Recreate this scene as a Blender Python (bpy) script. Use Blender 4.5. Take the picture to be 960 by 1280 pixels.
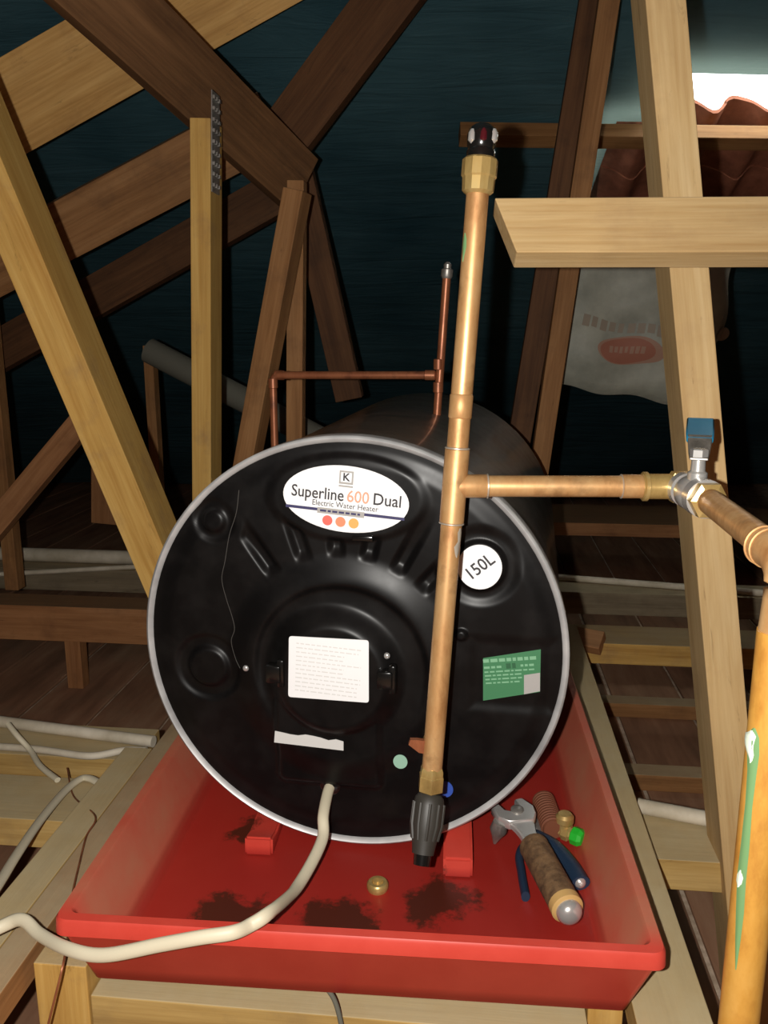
import bpy, bmesh, math, random
from mathutils import Vector, Matrix
random.seed(7)
R = math.radians
scene = bpy.context.scene
C = scene.collection
for o in list(bpy.data.objects): bpy.data.objects.remove(o)

# ------------------------------------------------------------------ camera, light, exposure
F = 1050.0                                   # focal length in pixels of the 960x1280 frame
CAM = Vector((0, 0, 1.0))
PITCH = R(12.36)
cs, sn = math.cos(PITCH), math.sin(PITCH)
cd = bpy.data.cameras.new('camera'); cam = bpy.data.objects.new('camera', cd); C.objects.link(cam)
cam.location = CAM; cam.rotation_euler = (R(90) - PITCH, 0, 0)
cd.sensor_fit = 'VERTICAL'; cd.sensor_height = 36.0; cd.lens = 36.0 * F / 1280.0
cd.clip_start = 0.02; cd.clip_end = 60
scene.camera = cam

world = bpy.data.worlds.new('overcast_sky'); scene.world = world; world.use_nodes = True
world.node_tree.nodes['Background'].inputs[0].default_value = (0.93, 1.0, 0.96, 1)
world.node_tree.nodes['Background'].inputs[1].default_value = 7.0

fl = bpy.data.lights.new('phone_flash', 'POINT'); fl.energy = 58.0; fl.color = (1.0, 0.965, 0.91); fl.shadow_soft_size = 0.006
flo = bpy.data.objects.new('phone_flash', fl); C.objects.link(flo); flo.location = (-0.045, 0.0, 1.004)

vs = scene.view_settings
vs.view_transform = 'Standard'; vs.look = 'None'; vs.gamma = 1.0; vs.use_curve_mapping = False
vs.exposure = 0.0

# ------------------------------------------------------------------ placing helpers
def ray(px, py):
    a = (px - 480) / F; b = -(py - 640) / F
    return Vector((a, b * sn + cs, b * cs - sn))
def at(px, py, Y):
    d = ray(px, py); return CAM + d * (Y / d.y)
def atz(px, py, z):
    d = ray(px, py); return CAM + d * ((z - CAM.z) / d.z)
BY = R(6.0)                                   # the building is turned 6 degrees
E1 = Vector((math.cos(BY), -math.sin(BY), 0)); E2 = Vector((math.sin(BY), math.cos(BY), 0))
UP = Vector((0, 0, 1))

# ------------------------------------------------------------------ mesh helpers
def new(): return bmesh.new()
def frame(d, ref=UP):
    d = d.normalized()
    if abs(d.dot(ref)) > 0.98: ref = Vector((1, 0, 0))
    x = ref.cross(d).normalized(); y = d.cross(x).normalized()
    return x, y
def box(bm, lo, hi, M=None, bev=0.0):
    t = new(); bmesh.ops.create_cube(t, size=1.0)
    c = [(a + b) / 2 for a, b in zip(lo, hi)]; s = [abs(b - a) for a, b in zip(lo, hi)]
    for v in t.verts: v.co = Vector((v.co.x * s[0] + c[0], v.co.y * s[1] + c[1], v.co.z * s[2] + c[2]))
    if bev: bmesh.ops.bevel(t, geom=list(t.edges), offset=bev, segments=2, profile=0.5, affect='EDGES')
    if M: bmesh.ops.transform(t, matrix=M, verts=t.verts)
    merge(bm, t)
def merge(bm, t):
    me = bpy.data.meshes.new('tmp'); t.to_mesh(me); t.free(); bm.from_mesh(me); bpy.data.meshes.remove(me)
def ring(bm, c, x, y, ra, rb, n, ph=0.0):
    return [bm.verts.new(c + x * (ra * math.cos(2 * math.pi * i / n + ph)) + y * (rb * math.sin(2 * math.pi * i / n + ph))) for i in range(n)]
def bridge(bm, a, b):
    n = len(a)
    for i in range(n):
        bm.faces.new((a[i], a[(i + 1) % n], b[(i + 1) % n], b[i]))
def sweep(bm, pts, ra, rb=None, n=14, ref=UP, caps=True):
    pts = [Vector(p) for p in pts]; rb = rb or ra; prev = None; first = None
    for i, p in enumerate(pts):
        d = (pts[min(i + 1, len(pts) - 1)] - pts[max(i - 1, 0)])
        x, y = frame(d, ref)
        r = ring(bm, p, x, y, ra, rb, n)
        if prev: bridge(bm, prev, r)
        else: first = r
        prev = r
    if caps:
        bm.faces.new(list(reversed(first))); bm.faces.new(prev)
def lathe(bm, p0, axis, prof, n=28, ref=UP, caps=True):
    """prof: list of (distance along the axis, radius)"""
    p0 = Vector(p0); axis = Vector(axis).normalized(); x, y = frame(axis, ref); prev = None; first = None
    for s, r in prof:
        k = ring(bm, p0 + axis * s, x, y, max(r, 1e-4), max(r, 1e-4), n)
        if prev: bridge(bm, prev, k)
        else: first = k
        prev = k
    if caps:
        bm.faces.new(list(reversed(first))); bm.faces.new(prev)
def cyl(bm, p0, p1, r0, r1=None, n=24):
    p0, p1 = Vector(p0), Vector(p1); L = (p1 - p0).length; r1 = r0 if r1 is None else r1
    lathe(bm, p0, p1 - p0, [(0, r0), (L, r1)], n)
def prism(bm, pts, o, x, y, z, t):
    """outline pts (a,b) in the plane o + a x + b y, thickness t along z"""
    A = [bm.verts.new(o + x * a + y * b) for a, b in pts]; B = [bm.verts.new(o + x * a + y * b + z * t) for a, b in pts]
    bm.faces.new(list(reversed(A))); bm.faces.new(B); bridge(bm, A, B)
def crom(P, n=8):
    P = [Vector(p) for p in P]; Q = [P[0] * 2 - P[1]] + P + [P[-1] * 2 - P[-2]]; out = []
    for i in range(1, len(Q) - 2):
        a, b, c, d = Q[i - 1:i + 3]
        for k in range(n):
            t = k / n
            out.append(0.5 * ((2 * b) + (c - a) * t + (2 * a - 5 * b + 4 * c - d) * t * t + (3 * b - a - 3 * c + d) * t ** 3))
    out.append(P[-1]); return out
def bend(P, rad=0.03, n=6):
    """polyline with rounded corners"""
    P = [Vector(p) for p in P]; out = [P[0]]
    for i in range(1, len(P) - 1):
        a = P[i] + (P[i - 1] - P[i]).normalized() * rad; c = P[i] + (P[i + 1] - P[i]).normalized() * rad
        for k in range(n + 1):
            t = k / n; out.append(a * (1 - t) ** 2 + P[i] * 2 * t * (1 - t) + c * t * t)
    out.append(P[-1]); return out

def finish(name, bm, mat, parent=None, smooth=False, local=False):
    bmesh.ops.recalc_face_normals(bm, faces=bm.faces)
    if parent is not None and not local:
        r = parent
        while r.parent: r = r.parent
        Mi = Matrix.LocRotScale(r.location, r.rotation_euler, None).inverted()
        bmesh.ops.transform(bm, matrix=Mi, verts=bm.verts)
    me = bpy.data.meshes.new(name); bm.to_mesh(me); bm.free()
    me.materials.append(mat)
    if smooth:
        for p in me.polygons: p.use_smooth = True
        try: me.set_sharp_from_angle(angle=R(smooth if smooth is not True else 40))
        except Exception: pass
    o = bpy.data.objects.new(name, me); C.objects.link(o); o.parent = parent
    return o
def tag(o, label, cat, group=None, kind=None):
    if label: o['label'] = label
    if cat: o['category'] = cat
    if group: o['group'] = group
    if kind: o['kind'] = kind
    return o
def thing(name, label, cat, loc, rotz=0.0, group=None):
    o = bpy.data.objects.new(name, None); C.objects.link(o); o.empty_display_size = 0.05
    o.location = loc; o.rotation_euler = (0, 0, rotz)
    return tag(o, label, cat, group)
def single(name, label, cat, bm, mat, smooth=False, group=None, kind=None):
    """a thing of one mesh, with its origin at its own base"""
    xs = [v.co.copy() for v in bm.verts]
    lo = Vector((min(v.x for v in xs), min(v.y for v in xs), min(v.z for v in xs))); hi = Vector((max(v.x for v in xs), max(v.y for v in xs), max(v.z for v in xs)))
    c = Vector(((lo.x + hi.x) / 2, (lo.y + hi.y) / 2, lo.z))
    for v in bm.verts: v.co -= c
    o = finish(name, bm, mat, None, smooth); o.location = c
    return tag(o, label, cat, group, kind)

# ------------------------------------------------------------------ materials
def lin(c): 
    c /= 255.0
    return c / 12.92 if c <= 0.04045 else ((c + 0.055) / 1.055) ** 2.4
def rgb(r, g, b): return (lin(r), lin(g), lin(b), 1)
class Mat:
    def __init__(s, name):
        s.m = bpy.data.materials.new(name); s.m.use_nodes = True; s.t = s.m.node_tree; s.n = s.t.nodes
        s.b = s.n['Principled BSDF']
    def node(s, typ, **kw):
        n = s.n.new(typ)
        for k, v in kw.items():
            if k.startswith('i_'):
                key = k[2:]; key = int(key) if key.isdigit() else key.replace('_', ' ')
                n.inputs[key].default_value = v
            else: setattr(n, k, v)
        return n
    def link(s, a, b): s.t.links.new(a, b)
    def coord(s, scale=(1, 1, 1), rnd=False):
        tc = s.node('ShaderNodeTexCoord'); mp = s.node('ShaderNodeMapping'); mp.inputs['Scale'].default_value = scale
        s.link(tc.outputs['Object'], mp.inputs['Vector'])
        if rnd:
            oi = s.node('ShaderNodeObjectInfo'); ml = s.node('ShaderNodeMath', operation='MULTIPLY', i_1=37.0); s.link(oi.outputs['Random'], ml.inputs[0])
            cb = s.node('ShaderNodeCombineXYZ')
            for k in range(3): s.link(ml.outputs[0], cb.inputs[k])
            s.link(cb.outputs[0], mp.inputs['Location'])
        return mp.outputs[0]
    def noise(s, vec, scale, detail=4, rough=0.55, dist=0.0):
        n = s.node('ShaderNodeTexNoise'); n.inputs['Scale'].default_value = scale; n.inputs['Detail'].default_value = detail
        n.inputs['Roughness'].default_value = rough; n.inputs['Distortion'].default_value = dist
        s.link(vec, n.inputs['Vector']); return n.outputs['Fac']
    def ramp(s, fac, stops):
        r = s.node('ShaderNodeValToRGB'); e = r.color_ramp.elements
        e[0].position, e[0].color = stops[0]; e[1].position, e[1].color = stops[-1]
        for p, c in stops[1:-1]: k = e.new(p); k.color = c
        s.link(fac, r.inputs[0]); return r.outputs[0]
    def mix(s, fac, a, b, typ='MIX'):
        m = s.node('ShaderNodeMix', data_type='RGBA', blend_type=typ)
        for v, k in ((fac, 0), (a, 6), (b, 7)):
            if hasattr(v, 'is_linked'): s.link(v, m.inputs[k])
            else: m.inputs[k].default_value = v
        return m.outputs[2]
    def bump(s, h, strength=0.2, dist=0.002):
        b = s.node('ShaderNodeBump'); b.inputs['Strength'].default_value = strength; b.inputs['Distance'].default_value = dist
        s.link(h, b.inputs['Height']); s.link(b.outputs[0], s.b.inputs['Normal'])
    def set(s, col=None, rough=None, metal=None, spec=None, coat=None):
        for v, k in ((col, 'Base Color'), (rough, 'Roughness'), (metal, 'Metallic'), (spec, 'Specular IOR Level'), (coat, 'Coat Weight')):
            if v is None: continue
            if hasattr(v, 'is_linked'): s.link(v, s.b.inputs[k])
            else: s.b.inputs[k].default_value = v
        return s.m
W1 = (0, 0, 0, 1); WW = (1, 1, 1, 1)
def flat(name, col, rough=0.5, metal=0.0, spec=0.5, coat=0.0): return Mat(name).set(col, rough, metal, spec, coat)
def wood(name, dark, mid, light, dirt=None, dirt_amt=0.0, rough=0.7, top=None, top_amt=0.8):
    m = Mat(name); v = m.coord((1.3, 16, 16), True); v2 = m.coord((1, 1, 1), True); v3 = m.coord((2.0, 60, 60), True)
    g = m.noise(v, 2.2, 6, 0.6, 0.6); fine = m.noise(v3, 3.0, 3, 0.6)
    c = m.ramp(g, [(0.28, dark), (0.5, mid), (0.72, light)])
    c = m.mix(m.ramp(fine, [(0.35, (0.62, 0.62, 0.62, 1)), (0.6, WW)]), c, c, 'MULTIPLY') if False else m.mix(0.35, c, m.ramp(fine, [(0.3, dark), (0.7, light)]), 'MIX')
    big = m.noise(v2, 3.5, 3, 0.5)
    c = m.mix(0.45, c, m.ramp(big, [(0.3, (0.55, 0.55, 0.55, 1)), (0.7, WW)]), 'MULTIPLY')
    if dirt:
        dn = m.noise(v2, 9.0, 6, 0.65)
        c = m.mix(m.ramp(dn, [(0.62 - 0.25 * dirt_amt, W1), (0.78 - 0.2 * dirt_amt, (dirt_amt, dirt_amt, dirt_amt, 1))]), c, dirt)
    st = m.noise(m.coord((5.0, 34, 34), True), 1.6, 5, 0.7, 1.2)        # saw marks and dark scuffs along the grain
    c = m.mix(m.ramp(st, [(0.63, W1), (0.74, (0.55, 0.55, 0.55, 1))]), c, tuple(x * 0.35 for x in dark[:3]) + (1,))
    if top: c = settled(m, c, top, top_amt, v2)
    m.bump(fine, 0.25, 0.0015)
    return m.set(c, rough, 0, 0.25)
def settled(m, c, col, amt, vec, lo=0.55, hi=0.95):
    """dust that has settled on whatever faces up"""
    ge = m.node('ShaderNodeNewGeometry'); sp = m.node('ShaderNodeSeparateXYZ'); m.link(ge.outputs['Normal'], sp.inputs[0])
    q = m.node('ShaderNodeMapRange'); q.inputs[1].default_value = lo; q.inputs[2].default_value = hi; m.link(sp.outputs[2], q.inputs[0])
    f = m.node('ShaderNodeMath', operation='MULTIPLY'); m.link(q.outputs[0], f.inputs[0])
    m.link(m.ramp(m.noise(vec, 14, 6, 0.65), [(0.25, (amt * 0.6,) * 3 + (1,)), (0.65, (amt,) * 3 + (1,))]), f.inputs[1])
    return m.mix(f.outputs[0], c, col)
M = {}
DT = rgb(176, 158, 126)
M['pine'] = wood('pale_pine', rgb(178, 142, 92), rgb(202, 170, 118), rgb(216, 188, 140), rgb(150, 120, 88), 0.3, top=DT)
M['pine_yellow'] = wood('yellow_pine', rgb(172, 126, 58), rgb(200, 158, 84), rgb(214, 176, 104), rgb(122, 96, 76), 0.4, top=DT)
M['pine_brown'] = wood('weathered_brown_pine', rgb(122, 82, 46), rgb(156, 110, 66), rgb(178, 132, 86), rgb(92, 64, 44), 0.4, top=DT)
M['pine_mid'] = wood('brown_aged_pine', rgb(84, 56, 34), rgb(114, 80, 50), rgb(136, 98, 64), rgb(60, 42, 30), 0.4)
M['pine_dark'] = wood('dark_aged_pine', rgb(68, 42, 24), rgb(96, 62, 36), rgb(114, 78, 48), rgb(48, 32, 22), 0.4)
M['pine_red'] = wood('reddish_pine', rgb(140, 92, 56), rgb(172, 120, 76), rgb(190, 138, 94), rgb(100, 66, 44), 0.4, top=rgb(128, 104, 76))
M['pine_dusty'] = wood('dusty_pine', rgb(150, 116, 62), rgb(186, 152, 88), rgb(202, 170, 108), rgb(128, 104, 72), 0.4, 0.85, top=rgb(184, 168, 132), top_amt=0.9)
M['pine_grey'] = wood('grey_dusty_pine', rgb(104, 92, 72), rgb(132, 118, 94), rgb(150, 136, 112), rgb(92, 80, 64), 0.4, 0.85, top=DT)
M['beam_light'] = wood('light_rough_beam', rgb(176, 128, 66), rgb(212, 164, 94), rgb(228, 184, 116), rgb(140, 100, 62), 0.35)

def board_mat():
    m = Mat('stained_ceiling_board'); v = m.coord((6, 0.8, 6), True); v2 = m.coord((1, 1, 1), True)
    c = m.ramp(m.noise(v, 3.0, 6, 0.6), [(0.3, rgb(116, 84, 64)), (0.55, rgb(150, 110, 84)), (0.75, rgb(170, 134, 106))])
    d = m.noise(v2, 4.0, 7, 0.7)
    c = m.mix(m.ramp(d, [(0.5, W1), (0.75, (0.5, 0.5, 0.5, 1))]), c, rgb(138, 120, 96))
    m.bump(d, 0.3, 0.002); return m.set(c, 0.85, 0, 0.2)
M['board'] = board_mat()
def dust_mat():
    m = Mat('pale_dust'); c = m.ramp(m.noise(m.coord(), 25, 6, 0.7), [(0.3, rgb(150, 126, 104)), (0.7, rgb(226, 204, 180))])
    return m.set(c, 0.95, 0, 0.1)
M['dust'] = dust_mat()
def sheet_mat():
    m = Mat('blue_plastic_underlay'); v = m.coord((1, 1, 1)); wr = m.noise(m.coord((0.7, 5, 5)), 3.0, 5, 0.6, 0.8); big = m.noise(v, 1.4, 4, 0.6)
    c = m.ramp(big, [(0.3, rgb(42, 74, 84)), (0.7, rgb(74, 108, 116))])
    m.bump(wr, 0.5, 0.02); m.set(c, 0.5, 0, 0.3)
    tr = m.node('ShaderNodeBsdfTranslucent'); tr.inputs[0].default_value = (0.5, 0.62, 0.54, 1)
    ms = m.node('ShaderNodeMixShader'); ms.inputs[0].default_value = 0.10
    m.link(m.b.outputs[0], ms.inputs[1]); m.link(tr.outputs[0], ms.inputs[2]); m.link(ms.outputs[0], m.n['Material Output'].inputs[0])
    return m.m
M['sheet'] = sheet_mat()
def tile_mat():
    m = Mat('terracotta_tile'); n = m.noise(m.coord((1, 1, 1), True), 14, 6, 0.65)
    m.bump(n, 0.3, 0.003); return m.set(m.ramp(n, [(0.3, rgb(112, 66, 48)), (0.7, rgb(158, 98, 74))]), 0.8, 0, 0.2)
M['tile'] = tile_mat()
def masonry():
    m = Mat('dark_plaster'); n = m.noise(m.coord(), 6, 5, 0.6); return m.set(m.ramp(n, [(0.3, rgb(60, 46, 36)), (0.7, rgb(84, 66, 52))]), 0.9, 0, 0.1)
M['plaster'] = masonry()
def copper(name, a, b, c, stain, metal=0.6, rough=0.38, amt=0.6):
    m = Mat(name); n = m.noise(m.coord((8, 8, 3), True), 5, 6, 0.65); n2 = m.noise(m.coord((1, 1, 1), True), 26, 5, 0.6)
    k = m.ramp(n, [(0.3, a), (0.5, b), (0.72, c)])
    k = m.mix(m.ramp(n2, [(0.58, W1), (0.72, (amt, amt, amt, 1))]), k, stain)
    r = m.ramp(n, [(0.3, (rough + .12,) * 3 + (1,)), (0.7, (rough - .08,) * 3 + (1,))])
    return m.set(k, r, metal, 0.5)
M['copper'] = copper('dull_copper', rgb(160, 112, 66), rgb(196, 150, 98), rgb(214, 174, 122), rgb(134, 98, 62), 0.45, 0.42)
M['copper_old'] = copper('old_dark_copper', rgb(120, 68, 42), rgb(150, 90, 60), rgb(172, 110, 76), rgb(80, 54, 42), 0.45)
M['copper_gold'] = copper('golden_copper', rgb(176, 120, 46), rgb(204, 150, 66), rgb(216, 166, 84), rgb(170, 112, 48), 0.25, 0.45, 0.4)
M['brass'] = copper('brass', rgb(146, 118, 66), rgb(184, 154, 94), rgb(206, 180, 122), rgb(134, 110, 66), 0.5, 0.34, 0.4)
M['solder'] = flat('solder', rgb(205, 196, 180), 0.35, 0.6)
M['chrome'] = flat('chrome', rgb(212, 210, 206), 0.25, 0.65)
M['steel'] = copper('worn_steel', rgb(110, 106, 100), rgb(156, 152, 146), rgb(190, 186, 180), rgb(90, 76, 64), 0.7, 0.4, 0.5)
def black_body():
    m = Mat('black_enamel'); n = m.noise(m.coord((2, 6, 2)), 4, 6, 0.65)
    c = m.ramp(n, [(0.45, rgb(30, 28, 26)), (0.8, rgb(66, 62, 56))]); r = m.ramp(n, [(0.35, (0.28,) * 3 + (1,)), (0.75, (0.55,) * 3 + (1,))])
    c = settled(m, c, rgb(110, 98, 82), 0.8, m.coord(), 0.1, 0.95)
    return m.set(c, r, 0, 0.6, 0.2)
M['black_body'] = black_body()
def black_cover():
    m = Mat('black_moulded_plastic'); n = m.noise(m.coord(), 18, 5, 0.6)
    c = m.ramp(n, [(0.45, rgb(12, 11, 11)), (0.85, rgb(26, 24, 23))]); r = m.ramp(n, [(0.3, (0.34,) * 3 + (1,)), (0.75, (0.42,) * 3 + (1,))])
    return m.set(c, r, 0, 0.21)
M['black'] = black_cover()
M['black_gloss'] = flat('black_gloss_plastic', rgb(20, 19, 18), 0.18, 0, 0.6)
def rimm():
    m = Mat('silver_rim'); n = m.noise(m.coord(), 9, 4, 0.6)
    return m.set(m.ramp(n, [(0.35, rgb(165, 165, 165)), (0.65, rgb(222, 222, 220))]), 0.42, 0.3, 0.6)
M['rim'] = rimm()
M['thread'] = flat('grey_thread', rgb(64, 61, 57), 0.6)
M['white'] = flat('white_sticker', rgb(240, 240, 240), 0.45)
M['paper'] = flat('torn_white_paper', rgb(208, 207, 203), 0.8)
M['ink'] = flat('dark_ink', rgb(44, 42, 46), 0.6); M['ink_grey'] = flat('grey_ink', rgb(165, 162, 158), 0.6); M['ink_light'] = flat('faint_grey_ink', rgb(216, 215, 212), 0.6)
M['ink_orange'] = flat('orange_ink', rgb(238, 160, 132), 0.6); M['ink_navy'] = flat('navy_ink', rgb(52, 50, 92), 0.6)
M['dot_red'] = flat('red_dot_ink', rgb(232, 104, 92), 0.6); M['dot_or'] = flat('orange_dot_ink', rgb(236, 140, 104), 0.6); M['dot_am'] = flat('amber_dot_ink', rgb(236, 170, 92), 0.6)
M['green_lbl'] = flat('green_label', rgb(62, 122, 82), 0.5); M['green_ink'] = flat('pale_green_ink', rgb(120, 172, 134), 0.6); M['green_dk'] = flat('dark_green_ink', rgb(40, 92, 58), 0.6)
M['mint'] = flat('mint_sticker', rgb(150, 190, 168), 0.5); M['blue_dot'] = flat('blue_sticker', rgb(50, 82, 170), 0.5)
def tray_mat():
    m = Mat('red_moulded_plastic'); tc = m.coord(); n = m.noise(tc, 7, 6, 0.65); n2 = m.noise(m.coord((1, 1, 1)), 24, 7, 0.7)
    c = m.ramp(n, [(0.3, rgb(190, 58, 46)), (0.7, rgb(206, 74, 60))])
    sp = m.node('ShaderNodeSeparateXYZ'); m.link(m.node('ShaderNodeTexCoord').outputs['Object'], sp.inputs[0])
    # dust clinging to the sloping inner walls: object x near the sides, z above the floor
    mr = m.node('ShaderNodeMapRange'); ab = m.node('ShaderNodeMath', operation='ABSOLUTE'); m.link(sp.outputs[0], ab.inputs[0])
    mr.inputs[1].default_value = 0.262; mr.inputs[2].default_value = 0.29; m.link(ab.outputs[0], mr.inputs[0])
    my = m.node('ShaderNodeMapRange'); my.inputs[1].default_value = 0.012; my.inputs[2].default_value = 0.05; m.link(sp.outputs[1], my.inputs[0])
    mu = m.node('ShaderNodeMath', operation='MULTIPLY'); m.link(mr.outputs[0], mu.inputs[0]); m.link(my.outputs[0], mu.inputs[1])
    mu2 = m.node('ShaderNodeMath', operation='MULTIPLY'); m.link(mu.outputs[0], mu2.inputs[0]); m.link(m.ramp(n, [(0.25, (0.25,) * 3 + (1,)), (0.7, (0.85,) * 3 + (1,))]), mu2.inputs[1])
    c = m.mix(mu2.outputs[0], c, rgb(176, 118, 90))
    # flat bottom toned a darker red: its weaker light put into the colour
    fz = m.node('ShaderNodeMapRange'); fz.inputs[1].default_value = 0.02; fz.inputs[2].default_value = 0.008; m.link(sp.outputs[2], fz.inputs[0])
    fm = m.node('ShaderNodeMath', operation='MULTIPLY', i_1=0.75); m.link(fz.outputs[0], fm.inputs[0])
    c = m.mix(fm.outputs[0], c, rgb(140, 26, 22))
    # spilt soil on the floor, three blotches
    tot = None
    for (x, y, r) in ((-0.16, 0.105, 0.10), (-0.03, 0.12, 0.085), (0.09, 0.17, 0.075), (-0.18, 0.30, 0.05)):
        vm = m.node('ShaderNodeVectorMath', operation='DISTANCE'); vm.inputs[1].default_value = (x, y, 0.006)
        m.link(m.node('ShaderNodeTexCoord').outputs['Object'], vm.inputs[0])
        q = m.node('ShaderNodeMapRange'); q.inputs[1].default_value = r; q.inputs[2].default_value = r * 0.2; m.link(vm.outputs['Value'], q.inputs[0])
        if tot is None: tot = q.outputs[0]
        else:
            mx = m.node('ShaderNodeMath', operation='MAXIMUM'); m.link(tot, mx.inputs[0]); m.link(q.outputs[0], mx.inputs[1]); tot = mx.outputs[0]
    ad = m.node('ShaderNodeMath', operation='MULTIPLY_ADD', i_1=0.42); m.link(tot, ad.inputs[0]); m.link(n2, ad.inputs[2])
    c = m.mix(m.ramp(ad.outputs[0], [(0.70, W1), (0.82, (0.85,) * 3 + (1,))]), c, rgb(52, 32, 20))
    return m.set(c, 0.42, 0, 0.4)
M['tray'] = tray_mat()
M['cable'] = flat('white_cable', rgb(208, 198, 172), 0.5)
def pvcm():
    m = Mat('dusty_pvc'); n = m.noise(m.coord(), 12, 5, 0.6); return m.set(m.ramp(n, [(0.3, rgb(168, 156, 132)), (0.7, rgb(214, 204, 184))]), 0.7)
M['pvc'] = pvcm()
M['pvc_grey'] = flat('grey_pvc', rgb(96, 95, 84), 0.8)
def ribbed_brown():
    m = Mat('grimy_brown_grip'); n = m.noise(m.coord(), 60, 6, 0.7); m.bump(n, 0.5, 0.002)
    return m.set(m.ramp(n, [(0.3, rgb(58, 40, 26)), (0.7, rgb(128, 98, 66))]), 0.7)
M['grip'] = ribbed_brown()
M['rust'] = flat('rusty_brown', rgb(112, 62, 38), 0.75)
M['cream'] = flat('cream_plastic', rgb(196, 158, 98), 0.5)
M['blue'] = flat('blue_rubber', rgb(26, 46, 68), 0.5); M['blue_lever'] = flat('blue_vinyl', rgb(26, 122, 160), 0.45)
M['green'] = flat('green_plastic', rgb(32, 170, 44), 0.4); M['rubber'] = flat('black_rubber', rgb(50, 47, 42), 0.5)
M['red_cap'] = flat('dark_red_plastic', rgb(70, 18, 24), 0.2, 0, 0.7)
M['verdigris'] = flat('verdigris_flux', rgb(104, 142, 92), 0.6); M['flux_white'] = flat('white_flux', rgb(210, 222, 205), 0.5)
def sackm():
    m = Mat('woven_white_sack'); n = m.noise(m.coord(), 9, 6, 0.6); m.bump(n, 0.4, 0.01)
    return m.set(m.ramp(n, [(0.3, rgb(128, 130, 118)), (0.7, rgb(168, 168, 154))]), 0.6)
M['sack'] = sackm()
M['sack_print'] = flat('faded_red_print', rgb(152, 96, 76), 0.7); M['sack_pale'] = flat('pale_sack_print', rgb(158, 122, 102), 0.7); M['sack_faint'] = flat('faint_red_print', rgb(142, 130, 114), 0.7)

# ------------------------------------------------------------------ the attic shell
ZR, SL = 3.1, math.tan(R(30.0))
def roof_z(Y): return ZR - SL * Y
def on_roof(px, py, off=0.0):
    d = ray(px, py); t = (ZR + off - CAM.z) / (d.z + SL * d.y); return CAM + d * t
RN = Vector((0, math.sin(R(30)), math.cos(R(30))))          # outward normal of the roof slope
def bm_quad(pts):
    b = new(); b.faces.new([b.verts.new(p) for p in pts]); return b
# floor slab under the boards
fb = new(); box(fb, (-4.1, -6.3, -0.06), (4.1, 6.3, -0.0035))
floor = finish('floor', fb, M['dust']); tag(floor, 'dusty boarded attic floor between the joists', None, None, 'structure')
# ceiling boards, each a plank of its own
pb = new(); box(pb, (-0.0930, -3.2, -0.003), (0.0930, 3.2, 0.006), None, 0.0025)
p0 = finish('plank', pb, M['board'], floor); plank_me = p0.data
base_rot = -BY
for k in range(-14, 13):
    o = p0 if k == -14 else p0.copy()
    if k != -14: C.objects.link(o); o.parent = floor
    c = Vector((-0.85, 2.3, 0)) + E1 * (0.195 * k + 0.02) ; c -= E2 * 0.0
    o.location = (c.x, c.y, random.uniform(-0.0005, 0.001)); o.rotation_euler = (0, 0, base_rot)
# side and back of the attic
wb = bm_quad([Vector((-4, -6.0, -0.05)), Vector((-4, 6.0, -0.05)), Vector((-4, 0, 3.35))]); tag(finish('wall_left', wb, M['plaster']), 'dark plastered gable wall on the left', None, None, 'structure')
wb = bm_quad([Vector((4, -6.0, -0.05)), Vector((4, 6.0, -0.05)), Vector((4, 0, 3.35))]); tag(finish('wall_right', wb, M['plaster']), 'dark plastered gable wall on the right', None, None, 'structure')

# holes of the roof, from where daylight shows
tl = on_roof(838, 90); tr = on_roof(1040, 90); ml = on_roof(838, 152); bl = on_roof(732, 262)
hx0, hx1, hY0, hYm, hY1 = tl.x, tr.x + 0.1, tl.y, ml.y, bl.y
hxl = bl.x
def roof_grid(bm, xs, Ys, skip, off=0.0, wob=0.0):
    V = {}
    for i, x in enumerate(xs):
        for j, Y in enumerate(Ys):
            w = wob * (math.sin(x * 5.1 + Y * 2.0) * 0.5 + math.sin(Y * 9.0 + x * 1.3) * 0.5)
            V[i, j] = bm.verts.new(Vector((x, Y, roof_z(Y))) + RN * (off + w))
    for i in range(len(xs) - 1):
        for j in range(len(Ys) - 1):
            x = (xs[i] + xs[i + 1]) / 2; Y = (Ys[j] + Ys[j + 1]) / 2
            if skip(x, Y): continue
            bm.faces.new((V[i, j], V[i + 1, j], V[i + 1, j + 1], V[i, j + 1]))
def lines(a, b, step, extra):
    n = int((b - a) / step); L = [a + (b - a) * i / n for i in range(n + 1)] + list(extra); L = sorted(L); out = [L[0]]
    for v in L[1:]:
        if v - out[-1] > 0.004 or v in extra:
            if v - out[-1] < 0.004: out[-1] = v
            else: out.append(v)
    return out
ub = new()
def sheet_hole(x, Y):       # Y grows down the slope
    if hx0 < x < hx1 and hY0 < Y < hYm: return True
    return hxl < x < hx1 and hYm <= Y < hY1
roof_grid(ub, lines(-3.95, 3.95, 0.08, (hx0, hx1, hxl)), lines(0.0, 5.34, 0.08, (hY0, hYm, hY1)), sheet_hole, 0.0, 0.012)
und = single('roof_underlay', 'dark blue plastic underlay sheet stretched under the whole roof slope', 'sheet', ub, M['sheet'], 60)
rb_ = new(); g0 = on_roof(838, 74).y
def slab_hole(x, Y): return (hxl - 0.05 < x < hx1 + 0.1 and hYm - 0.05 < Y < hY1 + 0.03) or (hx0 - 0.02 < x < hx1 + 0.1 and g0 < Y < hYm)
roof_grid(rb_, lines(-4.0, 4.0, 0.25, (hxl - 0.05, hx0 - 0.02, hx1 + 0.1)), lines(0.0, 6.2, 0.25, (g0, hYm - 0.05, hYm, hY1 + 0.03)), slab_hole, 0.045)
for a in ((-4, 0, ZR + 0.098), (4, 0, ZR + 0.098)): pass
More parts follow.
